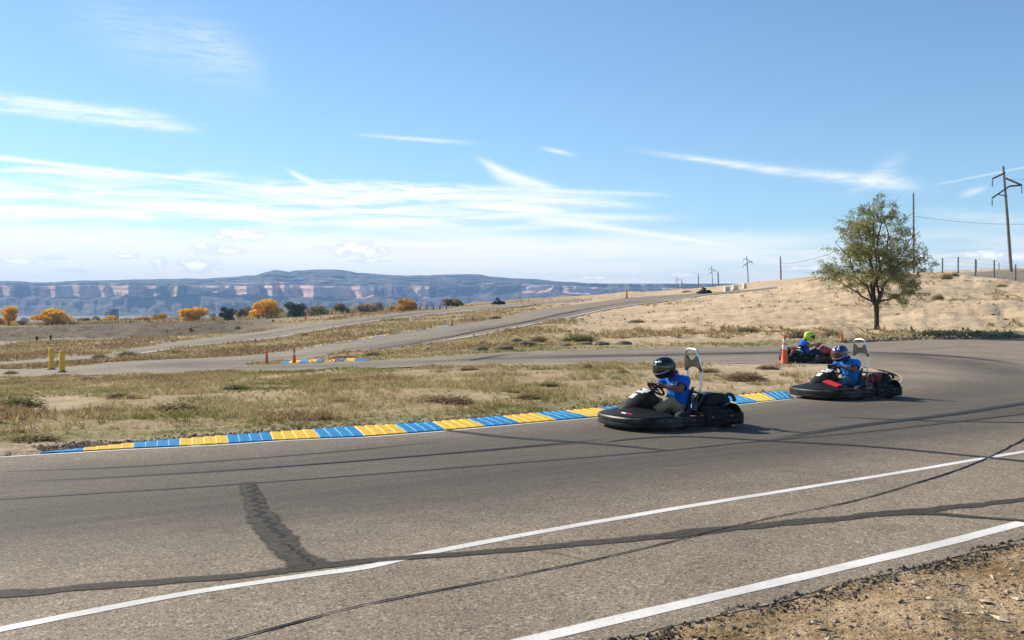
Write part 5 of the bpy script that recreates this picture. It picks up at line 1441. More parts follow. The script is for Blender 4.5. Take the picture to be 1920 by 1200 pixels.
n = 26000; yy = np.exp(r2.uniform(math.log(52), math.log(150), n)); xx = r2.uniform(0.0, 0.56, n) * yy
zz = ground_z(xx, yy, GZT); u_, v_ = to_px(xx, yy, zz)
b1 = nz(xx * .45, yy, .16, 51.0); b2 = nz(xx, yy, .7, 3.0)
ok = (sst(u_, 950, 1180) * sst(v_, 640, 630) > .5) & (b1 * 1.5 + .45 * b2 + r2.uniform(-.3, .15, n) > .52)
for pl in (TRACK, ROAD4): ok &= ~inside(xx, yy, pl)
xx, yy, b2 = xx[ok], yy[ok], b2[ok]
o = link('hill_scrub', tufts('hill_scrub', np.column_stack([xx, yy, ground_z(xx, yy, GZT)]), np.clip(.16 + .12 * b2 + .04 * r2.normal(0, 1, len(xx)), .06, .4), np.clip(.72 + .25 * b2, 0, 1), 6, GRASS, wid=.10, spread=1.5, seed=16)); props(o, kind='stuff')

n = 900; yy = np.exp(r2.uniform(math.log(55), math.log(140), n)); xx = r2.uniform(0.05, 0.56, n) * yy
zz = ground_z(xx, yy, GZT); u_, v_ = to_px(xx, yy, zz); ok = (sst(u_, 1000, 1200) * sst(v_, 640, 628) > .5) & (nz(xx, yy, .12, 91.0) > -.05)
for pl in (TRACK, ROAD4): ok &= ~inside(xx, yy, pl)
xx, yy = xx[ok], yy[ok]; sz = np.clip(np.exp(r2.normal(math.log(.16), .55, len(xx))), .06, .8)
o = link('hill_stones', chips('hill_stones', np.column_stack([xx, yy, ground_z(xx, yy, GZT)]), sz, .5, np.clip(r2.beta(2.2, 1.6, len(xx)), 0, 1), EARTH, 36)); props(o, kind='stuff')

# low brush that fills the gaps of the valley-edge tree line
n = 2600; u0 = r2.uniform(-260, 800, n); yy = r2.uniform(238, 330, n); xx = (u0 - 960) / F * yy
b1 = nz(xx, yy, .05, 12.0); ok = b1 + r2.uniform(-.35, .5, n) > -.05; xx, yy, b1 = xx[ok], yy[ok], b1[ok]
zz = ground_z(xx, yy, GZT)
sky_z = H - (np.interp(960 + F * xx / yy, [-300, 0, 330, 480, 700, 800], [606, 606, 596, 590, 581, 577]) - 580) / F * yy
hgt = np.clip((sky_z - zz) * np.clip(.8 + .5 * b1 + r2.normal(0, .10, len(xx)), .3, 1.15), .4, 9)
o = link('valley_brush', tufts('valley_brush', np.column_stack([xx, yy, zz]), hgt, np.clip(.62 + .35 * nz(xx, yy, .02, 4.0) + r2.normal(0, .12, len(xx)), 0, 1), 26, GRASS, wid=.05, spread=.45, seed=18)); props(o, kind='stuff')
# ------------------------------------------------------------------ go-karts (x forward, y left, z up)
PLAST = M('kart_black_plastic', (0.010, 0.010, 0.011), 0.50, spec=0.15, var=0.25, scale=6, bump=0.12, bscale=60, tint=(0.018, 0.017, 0.016))
PLASTG = M('kart_scuffed_bumper', (0.014, 0.014, 0.014), 0.45, spec=0.20, var=0.3, scale=9, bump=0.2, bscale=40, tint=(0.06, 0.056, 0.05))
FRAME = M('kart_frame_paint', (0.02, 0.02, 0.022), 0.4, spec=0.5)
TYREM = M('kart_tyre', (0.022, 0.021, 0.020), 0.85, var=0.2)
RIM = M('kart_rim', (0.28, 0.28, 0.27), 0.45, metal=0.6)
CHROME = M('hoop_steel', (0.62, 0.64, 0.66), 0.28, metal=0.85, var=0.05)
PADM = M('headrest_plastic', (0.075, 0.068, 0.056), 0.6, var=0.15)
SEATM = M('seat_black', (0.008, 0.008, 0.009), 0.5, spec=0.25)
REDP = M('kart_red_plastic', (0.60, 0.028, 0.026), 0.35, spec=0.5, var=0.12, coat=0.3)
PLATE = M('number_plate_white', (0.70, 0.69, 0.66), 0.5, var=0.05)
PRINT = M('plate_black_print', (0.03, 0.03, 0.03), 0.6)
ALU = M('engine_aluminium', (0.42, 0.42, 0.41), 0.45, metal=0.7, var=0.2)
ENG = M('engine_dark', (0.04, 0.038, 0.036), 0.6)
YELP = M('engine_yellow_part', (0.60, 0.30, 0.03), 0.5)
MAROON = M('engine_maroon_cover', (0.16, 0.015, 0.035), 0.5)
GREYP = M('kart_grey_panel', (0.30, 0.30, 0.29), 0.5, var=0.15)

def outline_pts():
    """plan of the bumper ring, from rear centre round the right side to the nose and back on the left"""
    right = [(-0.93, 0.0), (-0.93, -0.40), (-0.91, -0.56), (-0.82, -0.655), (-0.60, -0.675), (-0.2, -0.675), (0.15, -0.675), (0.42, -0.67), (0.64, -0.635), (0.80, -0.555), (0.91, -0.40), (0.965, -0.20), (0.98, 0.0)]
    left = [(x, -y) for x, y in right[::-1][1:]]
    return right, left
def rear_drop(x): return 1.0 - 0.30 * max(0.0, min(1.0, (-0.44 - x) / 0.10))
def ring_piece(name, pts, prof, mat, parent, per=5, label=None, drop=False):
    W = catmull(np.array([(x, y, 0) for x, y in pts]), per)[:, :2]
    T = np.gradient(W, axis=0); T /= np.linalg.norm(T, axis=1)[:, None]
    N = np.stack([T[:, 1], -T[:, 0]], 1)
    vs = []; k = len(prof)
    for p, n in zip(W, N):
        for o_, z in prof: vs.append((p[0] + n[0] * o_, p[1] + n[1] * o_, z * (rear_drop(p[0]) if drop and z > .1 else 1)))
    fs = [(i * k + c, i * k + (c + 1) % k, (i + 1) * k + (c + 1) % k, (i + 1) * k + c) for i in range(len(W) - 1) for c in range(k)]
    fs += [tuple(range(k)), tuple((len(W) - 1) * k + c for c in range(k - 1, -1, -1))]
    mb = MB(); mb.add(vs, fs)
    o = mb.build(name, mat, parent, auto=35)
    if label: o['label'] = label
    return o
PROF_LOW = [(-.06, .05), (0, .045), (.018, .06), (.020, .095), (.008, .103), (.008, .112), (.020, .12), (.020, .165), (.004, .185), (-.06, .19)]
PROF_HIGH = [(-.07, .05), (0, .045), (.018, .06), (.020, .11), (.008, .12), (.008, .13), (.020, .14), (.018, .20), (.010, .207), (.010, .216), (.016, .225), (.012, .285), (-.004, .305), (-.07, .31)]

def grid_surface(fn, nu, nv, thick=0.012):
    """sheet with thickness: fn(u, v) -> point"""
    P_ = [[Vector(fn(i / nu, j / nv)) for j in range(nv + 1)] for i in range(nu + 1)]
    vs, fs = [], []
    for i in range(nu + 1):
        for j in range(nv + 1):
            du = P_[min(i + 1, nu)][j] - P_[max(i - 1, 0)][j]; dv = P_[i][min(j + 1, nv)] - P_[i][max(j - 1, 0)]
            n = du.cross(dv); n = n.normalized() if n.length > 1e-9 else Vector((0, 0, 1))
            vs.append(P_[i][j]); vs.append(P_[i][j] - n * thick)
    I = lambda i, j, s: (i * (nv + 1) + j) * 2 + s
    for i in range(nu):
        for j in range(nv):
            fs.append((I(i, j, 0), I(i + 1, j, 0), I(i + 1, j + 1, 0), I(i, j + 1, 0)))
            fs.append((I(i, j, 1), I(i, j + 1, 1), I(i + 1, j + 1, 1), I(i + 1, j, 1)))
    for i in range(nu):
        for j in (0, nv): fs.append((I(i, j, 0), I(i, j, 1), I(i + 1, j, 1), I(i + 1, j, 0)))
    for j in range(nv):
        for i in (0, nu): fs.append((I(i, j, 0), I(i, j + 1, 0), I(i, j + 1, 1), I(i, j, 1)))
    return vs, fs
def surf(name, fn, nu, nv, mat, parent, thick=0.012, auto=40):
    mb = MB(); mb.add(*grid_surface(fn, nu, nv, thick)); return mb.build(name, mat, parent, auto=auto)

def nose_z(x, y):
    """top of the nose fairing"""
    e = max(0.0, 1 - (abs(y) / 0.66) ** 3.2)
    fx = max(0.0, min(1.0, (0.975 - 0.34 * (abs(y) / 0.66) ** 2.6 - x) / 0.42))
    return 0.185 + (0.055 + 0.075 * math.exp(-(y / 0.30) ** 2)) * math.sin(fx * math.pi / 2) * (e ** .5)

def make_kart(label, loc, rotz, style, group):
    k = thing('go_kart', label, 'go-kart', loc, rotz, group)
    right, left = outline_pts()
    allp = right + left                                                # rear centre -> right -> nose -> left -> rear centre
    ring_piece('bumper', [(-0.168, -0.675)] + allp[6:19] + [(-0.168, 0.675)], PROF_LOW, PLASTG, k)              # nose band and the low sides
    ring_piece('bumper', allp[:6] + [(-0.17, -0.675)], PROF_HIGH, PLAST, k, drop=True)
    ring_piece('bumper', [(-0.17, 0.675)] + allp[19:], PROF_HIGH, PLAST, k, drop=True)
    for sx in (0.42, 0.02, -0.3, -0.62):                               # bumper bolts
        for sy in (-1, 1):
            mb = MB(); mb.lathe([(0.012, 0), (0.012, 0.006), (0.0, 0.008)], 8, Matrix.Translation((sx, sy * 0.693, 0.142 if sx > -.17 else 0.17)) @ Matrix.Rotation(R(-90 * sy), 4, 'X')); mb.build('bolt', RIM, k)
    # nose fairing
    def nf(u, v):
        y = (v * 2 - 1) * 0.655; xf = 0.972 - 0.34 * (abs(y) / 0.66) ** 2.6
        x = xf + (0.40 + 0.02 * abs(y) - xf) * u
        return (x, y, nose_z(x, y))
    nose = surf('nose_fairing', nf, 9, 22, PLAST, k)
    for sy in (-1, 1):                                                 # vents with stickers in them
        def vent(u, v, sy=sy):
            y = sy * (0.12 + 0.27 * v); xf = 0.972 - 0.34 * (abs(y) / 0.66) ** 2.6
            x = xf - 0.05 - 0.10 * u; return (x, y, nose_z(x, y) + 0.006)
        surf('vent', vent, 3, 6, SEATM, nose, 0.004)
        if style['stickers']:
            def st1(u, v, sy=sy):
                y = sy * (0.16 + 0.09 * v); xf = 0.972 - 0.34 * (abs(y) / 0.66) ** 2.6; x = xf - 0.075 - 0.035 * u; return (x, y, nose_z(x, y) + 0.0105)
            def st2(u, v, sy=sy):
                y = sy * (0.26 + 0.08 * v); xf = 0.972 - 0.34 * (abs(y) / 0.66) ** 2.6; x = xf - 0.085 - 0.03 * u; return (x, y, nose_z(x, y) + 0.0105)
            surf('sticker', st1, 2, 4, PLATE, nose, 0.003); surf('sticker', st2, 2, 4, REDP, nose, 0.003)
    if style['nose_top'] is not None:                                  # coloured panels on the nose
        for sy in (-1, 1):
            def pan(u, v, sy=sy):
                y = sy * (0.05 + 0.44 * v); x = 0.66 - 0.06 * v - 0.12 * u; return (x, y, nose_z(x, y) + 0.012 + 0.05 * math.sin(u * math.pi * .5) * (1 - .6 * v))
            surf('nose_panel', pan, 5, 8, style['nose_top'], nose, 0.02)
    # steering fairing: an arched panel climbing from the nose towards the wheel
    def spine(u):
        a = u * math.pi * 0.5
        return 0.83 - 0.46 * math.sin(u * 1.22) / math.sin(1.22) - 0.01 * u, 0.237 + 0.298 * (math.sin(a) ** 0.9)
    def fair(u, v):
        x, z = spine(u); wd = 0.125 + 0.05 * math.sin(u * math.pi); t = v * 2 - 1
        return (x - 0.05 * t * t, t * wd, z - 0.05 * abs(t) ** 2.4)
    fa = surf('steering_fairing', fair, 12, 10, style['fairing'], k, 0.014)
    for sy in (-1, 1):
        def side(u, v, sy=sy):
            x, z = spine(u); wd = 0.125 + 0.05 * math.sin(u * math.pi)
            dx, dz_ = -0.04 - .17 * u, -0.025 - 0.24 * u ** 1.3
            return (x - 0.05 + dx * v, sy * (wd - .002 - 0.02 * v), z - 0.05 + dz_ * v)
        surf('fairing_side', side, 10, 5, style['fairing_side'], fa, 0.01)
    def plate(u, v):
        q = 0.60 + 0.32 * u; x, z = spine(q); t = v * 2 - 1; wd = 0.12
        return (x - 0.05 * (t * .75) ** 2 + .006, t * wd, z - 0.05 * abs(t * .75) ** 2.4 + .010)
    pl = surf('number_plate', plate, 5, 6, PLATE, fa, 0.006)
    def digit(u, v):
        q = 0.70 + 0.12 * u; x, z = spine(q); return (x + .008, -0.035 + 0.07 * v * (1 - .5 * u), z + .0145)
    surf('digit', digit, 2, 2, PRINT, fa, 0.002)
    def stripe(u, v):
        q = 0.36 + 0.17 * u; x, z = spine(q); return (x + .006, -0.055 + 0.11 * v, z + .010)
    surf('plate_stripe', stripe, 3, 3, PLATE, fa, 0.004)
    # floor, frame rails, axle
    mb = MB(); mb.box((0.16, 0, 0.055), (1.16, 0.50, 0.012)); mb.build('floor_pan', ENG, k)
    for sy in (-1, 1):
        mb = MB(); mb.tube([(-0.88, sy * .30, .11), (-0.35, sy * .34, .09), (0.25, sy * .30, .075), (0.62, sy * .22, .09), (0.85, sy * .2, .12)], .017, 8, smooth=2); mb.build('frame_rail', FRAME, k, smooth=True)
    mb = MB(); mb.tube([(-0.62, -.60, .14), (-0.62, .60, .14)], .022, 10); mb.build('rear_axle', ALU, k, smooth=True)
    # wheels
    for x, y, r_, wd in ((0.125, 0.555, 0.128, 0.12), (0.125, -0.555, 0.128, 0.12), (-0.62, 0.545, 0.14, 0.19), (-0.62, -0.545, 0.14, 0.19)):
        M_ = Matrix.Translation((x, y, r_)) @ Matrix.Rotation(R(90), 4, 'X')
        mb = MB(); h = wd / 2; mb.lathe([(r_ * .52, -h * .8), (r_ * .62, -h), (r_ * .86, -h), (r_ * .97, -h * .75), (r_, -h * .35), (r_, h * .35), (r_ * .97, h * .75), (r_ * .86, h), (r_ * .62, h), (r_ * .52, h * .8)], 26, M_); wh = mb.build('wheel', TYREM, k, auto=50)
        mb = MB(); mb.lathe([(0.0, -h * .5), (r_ * .20, -h * .55), (r_ * .24, -h * .3), (r_ * .42, -h * .28), (r_ * .52, -h * .82), (r_ * .53, h * .82), (r_ * .42, h * .3), (r_ * .24, h * .3), (r_ * .20, h * .6), (0.0, h * .62)], 22, M_); mb.build('rim', RIM, wh, auto=40)
    # front mudguard humps beside the pedals
    for sy in (-1, 1):
        def pod(u, v, sy=sy):
            x = 0.46 - style.get('pod_len', 0.20) * u; y = sy * (0.30 + 0.36 * v)
            return (x, y, 0.19 + 0.035 * math.sin(u * math.pi) * math.sin(v * math.pi) - .02 * u)
        surf('side_pod', pod, 6, 6, style['pod'], k, 0.02)
    # seat
    def seat(u, v):
        t = (v * 2 - 1); a = u
        if a < 0.42: x, z = 0.08 - 0.72 * a, 0.075 + 0.02 * a
        else: x, z = -0.222 - 0.34 * (a - .42), 0.083 + 0.80 * (a - .42)
        wd = 0.20 + .03 * math.sin(a * math.pi); wing = abs(t) ** 3
        return (x + wing * 0.10 * (1 if a > .42 else 0), t * wd, z + wing * (0.16 if a < .42 else .10 * (1 - a)))
    surf('seat', seat, 14, 10, SEATM, k, 0.02)
    for sy in (-1, 1):
        mb = MB(); mb.tube([(-0.14, sy * .30, .10), (-0.26, sy * .285, .30), (-0.33, sy * .26, .44), (-0.46, sy * .2, .46)], .013, 6, smooth=1); mb.build('seat_stay', FRAME, k, smooth=True)
    # engine deck behind the seat
    mb = MB(); mb.box((-0.55, -0.30, .24), (.28, .26, .22), bev=.03); mb.box((-0.55, -.30, .37), (.20, .18, .06), bev=.02)
    for i in range(5): mb.box((-0.55, -0.155 + .002, .18 + i * .03), (.24, .03, .012))
    mb.build('engine', ENG, k)
    mb = MB(); mb.box((-0.44, -0.05, .30), (.05, .34, .20), bev=.015); mb.build('bracket', PLATE if style['cover_hump'] else ALU, k)
    mb = MB(); mb.box((-0.50, 0.18, .355), (.22, .20, .055), bev=.012); mb.build('air_box', YELP, k)
    mb = MB(); mb.tube([(-0.42, .36, .30), (-0.42, .36, .42)], .04, 10); mb.build('fuel_cap', REDP, k)
    if style['maroon']:
        mb = MB(); mb.box((-0.48, .34, .37), (.15, .22, .15), bev=.03); mb.build('engine_cover', style.get('box', MAROON), k)
    mb = MB(); mb.tube([(-0.40, -.40, .47), (-0.40, .42, .47)], .016, 8); mb.build('cross_bar', CHROME, k, smooth=True)
    mb = MB(); mb.tube([(-0.88, .30, .14), (-0.86, .34, .34), (-0.76, .38, .45), (-0.44, .42, .475), (-0.34, .42, .46), (-0.22, .44, .30)], .016, 8, smooth=2); mb.build('rear_rail', FRAME, k, smooth=True)
    mb = MB(); mb.tube([(-0.88, -.30, .14), (-0.86, -.34, .34), (-0.76, -.38, .45), (-0.44, -.42, .475), (-0.34, -.42, .46), (-0.22, -.44, .30)], .016, 8, smooth=2); mb.build('rear_rail', FRAME, k, smooth=True)
    # hump cover over the engine side and rear wheel guard arch
    big = style['cover_hump']
    def loop(y, q):
        base = [(-.36, .20), (-.355, .33), (-.37, .42), (-.41, .468), (-.48, .482), (-.58, .48), (-.67, .462), (-.74, .41), (-.79, .33), (-.82, .24), (-.80, .20)] if big else [(-.56, .20), (-.56, .33), (-.575, .40), (-.61, .435), (-.65, .445), (-.70, .44), (-.75, .42), (-.80, .37), (-.83, .30), (-.84, .24), (-.83, .20)]
        cx, cz = -.58 if big else -.70, .30
        return [Vector((cx + (x - cx) * q, y, cz + (z - cz) * q)) for x, z in base]
    vs, fs = [], []; secs = [(.20, .80), (.215, .93), (.24, 1.0), (.40, 1.0), (.44, .97), (.462, .88), (.468, .78)]
    for y, q in secs: vs += loop(y, q)
    m_ = 11
    for i in range(len(secs) - 1):
        for c in range(m_): fs.append((i * m_ + c, i * m_ + (c + 1) % m_, (i + 1) * m_ + (c + 1) % m_, (i + 1) * m_ + c))
    fs += [tuple(range(m_)), tuple((len(secs) - 1) * m_ + c for c in range(m_ - 1, -1, -1))]
    mb = MB(); mb.add(vs, fs); mb.build('engine_guard', PLAST, k, auto=50)
    for sy in (-1, 1):
        pts = [(-0.62 + .19 * math.cos(a), sy * .56, .15 + .19 * math.sin(a)) for a in np.linspace(R(50), R(185), 9)]
        def arch(u, v, sy=sy):
            a = R(20) + u * R(165); return (-0.62 + .175 * math.cos(a) - .03, sy * (.46 + .19 * v), .15 + .185 * math.sin(a))
        surf('wheel_guard', arch, 9, 3, PLAST, k, 0.018)
    mb = MB(); mb.tube([(-0.80 + .10 * math.cos(a), .40, .33 + .12 * math.sin(a)) for a in np.linspace(R(-10), R(170), 10)], .028, 8); mb.build('exhaust_pipe', ENG, k, smooth=True)
    mb = MB(); mb.box((-0.90, 0, .24), (.05, .62, .16), bev=.02); mb.build('rear_panel', PLAST, k)
    # steering column and wheel
    mb = MB(); mb.tube([(0.62, 0, .14), (0.21, 0, .52)], .013, 8); mb.build('steering_column', FRAME, k, smooth=True)
    cW = Vector((0.195, 0, .535)); ax = Vector((-0.60, 0, .62)).normalized(); up = Vector((.62, 0, .60)).normalized(); sd = Vector((0, 1, 0))
    mb = MB(); n = 24; 
    ring = [cW + (sd * math.cos(2 * math.pi * i / n) + up * math.sin(2 * math.pi * i / n) * .9) * .145 for i in range(n)]
    vs = []; fs = []; m_ = 8
    for i, p in enumerate(ring):
        rd = (p - cW).normalized()
        for j in range(m_):
            b = 2 * math.pi * j / m_; vs.append(p + (rd * math.cos(b) + ax * math.sin(b)) * .0165)
    for i in range(n):
        for j in range(m_): fs.append((i * m_ + j, ((i + 1) % n) * m_ + j, ((i + 1) % n) * m_ + (j + 1) % m_, i * m_ + (j + 1) % m_))
    mb.add(vs, fs); sw = mb.build('steering_wheel', SEATM, k, smooth=True)
    for a in (R(0), R(180), R(270)):
        mb = MB(); mb.tube([cW, cW + (sd * math.cos(a) + up * math.sin(a) * .9) * .138], .011, 6); mb.build('spoke', ALU, sw)
    mb = MB(); mb.lathe([(.04, -.01), (.045, .01), (.03, .022), (0, .024)], 14, Matrix.Translation(cW) @ ax.to_track_quat('Z', 'Y').to_matrix().to_4x4()); mb.build('hub', SEATM, sw)
    # pedals
    for sy in (-1, 1):
        mb = MB(); mb.tube([(0.60, sy * .14, .07), (0.58, sy * .14, .22)], .01, 6); mb.box((0.575, sy * .14, .22), (.02, .07, .05), bev=.005); mb.build('pedal', ALU, k)
    mb = MB(); mb.box((0.50, 0.0, .115), (.20, .16, .09), bev=.02); mb.build('pedal_box', ALU, k)
    # roll hoop with headrest
    if style['hoop']:
        xb = -0.44
        w2 = 0.175
        pts = [(xb, w2, .18), (xb, w2, .45), (xb - .055, w2, .76), (xb - .015, w2, .86), (xb + .01, w2 * .93, 1.00), (xb + .012, w2 * .80, 1.075), (xb + .012, w2 * .55, 1.095), (xb + .012, 0, 1.10)]
        pts = pts + [(x, -y, z) for x, y, z in pts[::-1][1:]]
        mb = MB(); mb.tube(pts, .017, 10, smooth=2); hp = mb.build('roll_hoop', CHROME, k, smooth=True)
        # headrest plate: concave at top and bottom
        n = 14; top_, bot = [], []
        for i in range(n + 1):
            t = i / n * 2 - 1; wtop = .155; wbot = .20
            top_.append((xb + .012, t * wtop, 1.0 - 0.065 * math.sqrt(max(0, 1 - (t / .72) ** 2)) if abs(t) < .72 else 1.0))
            bot.append((xb - .02, t * wbot, 0.775 + 0.065 * math.sqrt(max(0, 1 - (t / .85) ** 2))))
        vs = [(x + .02, y, z) for x, y, z in top_] + [(x + .02, y, z) for x, y, z in bot] + [(x - .022, y, z) for x, y, z in top_] + [(x - .022, y, z) for x, y, z in bot]
        q = n + 1; fs = []
        for i in range(n):
            fs += [(i, i + 1, q + i + 1, q + i), (2 * q + i, 3 * q + i, 3 * q + i + 1, 2 * q + i + 1), (i, 2 * q + i, 2 * q + i + 1, i + 1), (q + i, q + i + 1, 3 * q + i + 1, 3 * q + i)]
        fs += [(0, q, 3 * q, 2 * q), (n, 2 * q + n, 3 * q + n, q + n)]
        mb = MB(); mb.add(vs, fs); mb.build('headrest', PADM, hp)
    return k

# ------------------------------------------------------------------ drivers, one continuous body each
def capsule_bm(bm, a, b, ra, rb, flat=(1, 1), n=12, m=7):
    """tapered capsule between two joints"""
    a, b = Vector(a), Vector(b); d = b - a; L = d.length; z = d.normalized() if L > 1e-6 else Vector((0, 0, 1))
    x = Vector((0, 1, 0)) - z * z.y; x = x.normalized() if x.length > .1 else Vector((1, 0, 0)); y = z.cross(x)
    rings = []
    for i in range(m): t = math.pi / 2 * (1 - i / (m - 1)); rings.append((a - z * ra * math.sin(t), ra * math.cos(t)))
    for i in range(m): t = math.pi / 2 * i / (m - 1); rings.append((b + z * rb * math.sin(t), rb * math.cos(t)))
    vv = []
    for c, r in rings:
        vv.append([bm.verts.new(c + (x * math.cos(2 * math.pi * k / n) * flat[0] + y * math.sin(2 * math.pi * k / n) * flat[1]) * max(r, 1e-4)) for k in range(n)])
    for i in range(len(vv) - 1):
        for k in range(n): bm.faces.new((vv[i][k], vv[i][(k + 1) % n], vv[i + 1][(k + 1) % n], vv[i + 1][k]))
    bm.faces.new(vv[0][::-1]); bm.faces.new(vv[-1])

def fused(name, caps, voxel, smooth_it=4, wrinkle=None):
    """fuse overlapping tapered pieces into one continuous skin"""
    bm = bmesh.new()
    for c in caps: capsule_bm(bm, *c)
    me = bpy.data.meshes.new(name + '_src'); bm.to_mesh(me); bm.free()
    o = bpy.data.objects.new('tmp', me); COL.objects.link(o)
    md = o.modifiers.new('r', 'REMESH'); md.mode = 'VOXEL'; md.voxel_size = voxel
    sm = o.modifiers.new('s', 'SMOOTH'); sm.factor = .5; sm.iterations = smooth_it
    dg = bpy.context.evaluated_depsgraph_get(); out = bpy.data.meshes.new_from_object(o.evaluated_get(dg), depsgraph=dg)
    bpy.data.objects.remove(o); bpy.data.meshes.remove(me)
    if wrinkle:
        amp, sc = wrinkle
        for v in out.vertices:
            p = v.co; q = Vector((p.x * sc[0], p.y * sc[1], p.z * sc[2]))
            v.co = p + v.normal * (amp * (mnoise.noise(q) + .5 * mnoise.noise(q * 2.1)))
    out.polygons.foreach_set('use_smooth', np.ones(len(out.polygons), dtype=bool)); out.name = name
    return out

def pose(lean=0.0, turn=0.0):
    J = {}
    J['pelvis'] = Vector((-.20, 0, .19)); J['waist'] = Vector((-.23, 0, .36)); J['chest'] = Vector((-.205 + lean * .5, 0, .54)); J['neck'] = Vector((-.155 + lean, 0, .70)); J['head'] = Vector((0.0 + lean, 0.0, .83))
    J['sh'] = Vector((-.20 + lean * .8, .195, .645)); J['el'] = Vector((-.03 + lean, .325, .535)); J['wr'] = Vector((.135 + lean * .3, .165, .578)); J['hand'] = Vector((.185, .145, .595))
    J['hip'] = Vector((-.17, .10, .18)); J['kn'] = Vector((.13, .235, .36)); J['an'] = Vector((.48, .15, .14)); J['toe'] = Vector((.575, .145, .235))
    return J
def mir(v, s): return (v[0], v[1] * s, v[2])
def make_driver_meshes(J):
    caps = []
    caps.append((J['pelvis'], J['waist'], .155, .135, (1.1, .85))); caps.append((J['waist'], J['chest'], .135, .15, (1.15, .85)))
    caps.append((J['chest'], J['neck'], .145, .085, (1.25, .8))); caps.append((J['neck'], J['head'] - Vector((.03, 0, .03)), .062, .058)); caps.append((J['head'] - Vector((.01, 0, .02)), J['head'] + Vector((0, 0, .05)), .085, .09))
    for s in (-1, 1):
        sh, el, wr, hd = (Vector(mir(J[q], s)) for q in ('sh', 'el', 'wr', 'hand'))
        caps.append((J['chest'].lerp(J['neck'], .6), sh, .085, .072)); caps.append((sh, el, .064, .047)); caps.append((el, wr, .050, .031)); caps.append((wr, hd, .031, .040, (1, .7)))
        hip, kn, an, toe = (Vector(mir(J[q], s)) for q in ('hip', 'kn', 'an', 'toe'))
        caps.append((hip, kn, .095, .066)); caps.append((kn, an, .063, .042)); caps.append((an, toe, .046, .036))
        # fingers wrapped round the rim and a thumb on top of it
        rim_c = hd + Vector((.03, 0, 0)); tan_ = Vector((0.55, 0.2 * s, .6)).normalized()
        for q in range(4):
            b = hd + tan_ * (.030 - .021 * q) + Vector((.012, .015 * s, .0)); L = (.040, .046, .043, .034)[q]
            k1 = b + Vector((.030, -.012 * s, -.004)); k2 = k1 + Vector((.012, -.026 * s, -.016)) * (L / .043); k3 = k2 + Vector((-.014, -.010 * s, -.012)) * (L / .043)
            caps += [(b, k1, .0105, .0100), (k1, k2, .0098, .0090), (k2, k3, .0088, .0078)]
        tb = hd + Vector((-.008, -.018 * s, .012)); caps += [(tb, tb + Vector((.018, -.022 * s, .018)), .0125, .0115), (tb + Vector((.018, -.022 * s, .018)), tb + Vector((.040, -.028 * s, .020)), .0112, .0095)]
    body = fused('body', caps, .0075, 3)
    sc = [(J['pelvis'] + Vector((-.01, 0, .02)), J['waist'], .178, .165, (1.08, .92)), (J['waist'] + Vector((.025, 0, 0)), J['chest'], .168, .172, (1.12, .86)), (J['chest'], J['neck'] - Vector((0, 0, .025)), .165, .098, (1.25, .82))]
    for s in (-1, 1):
        sh, el = Vector(mir(J['sh'], s)), Vector(mir(J['el'], s))
        sc += [(J['chest'].lerp(J['neck'], .55), sh, .10, .088), (sh, sh.lerp(el, .62), .088, .080)]
    shirt = fused('shirt', sc, .012, 3, (.0085, (9, 9, 16)))
    # open the sleeve ends and the neck by dropping the caps below the cut planes
    bm = bmesh.new(); bm.from_mesh(shirt)
    for s in (-1, 1):
        sh, el = Vector(mir(J['sh'], s)), Vector(mir(J['el'], s)); d = (el - sh).normalized(); c = sh.lerp(el, .66)
        g_ = [v for v in bm.verts if (v.co - c).dot(d) > 0 and (v.co - c).length < .14]
        bmesh.ops.delete(bm, geom=g_, context='VERTS')
    nd = (J['head'] - J['neck']).normalized(); c = J['neck'] + nd * .025
    bmesh.ops.delete(bm, geom=[v for v in bm.verts if (v.co - c).dot(nd) > 0 and (v.co - c).length < .13], context='VERTS')
    bm.to_mesh(shirt); bm.free()
    tc = [(J['pelvis'] - Vector((.02, .03, .02)), J['pelvis'] + Vector((0, .03, .05)), .165, .155, (1.1, .9))]
    for s in (-1, 1):
        hip, kn, an = (Vector(mir(J[q], s)) for q in ('hip', 'kn', 'an'))
        tc += [(hip, kn, .112, .082), (kn, an.lerp(kn, .12), .080, .060)]
    trousers = fused('trousers', tc, .013, 3, (.007, (11, 11, 11)))
    shoes = []
    for s in (-1, 1):
        an, toe = Vector(mir(J['an'], s)), Vector(mir(J['toe'], s))
        shoes.append(fused('shoe', [(an - Vector((.01, 0, .03)), toe, .05, .042, (1, 1))], .012, 2))
    return body, shirt, trousers, shoes

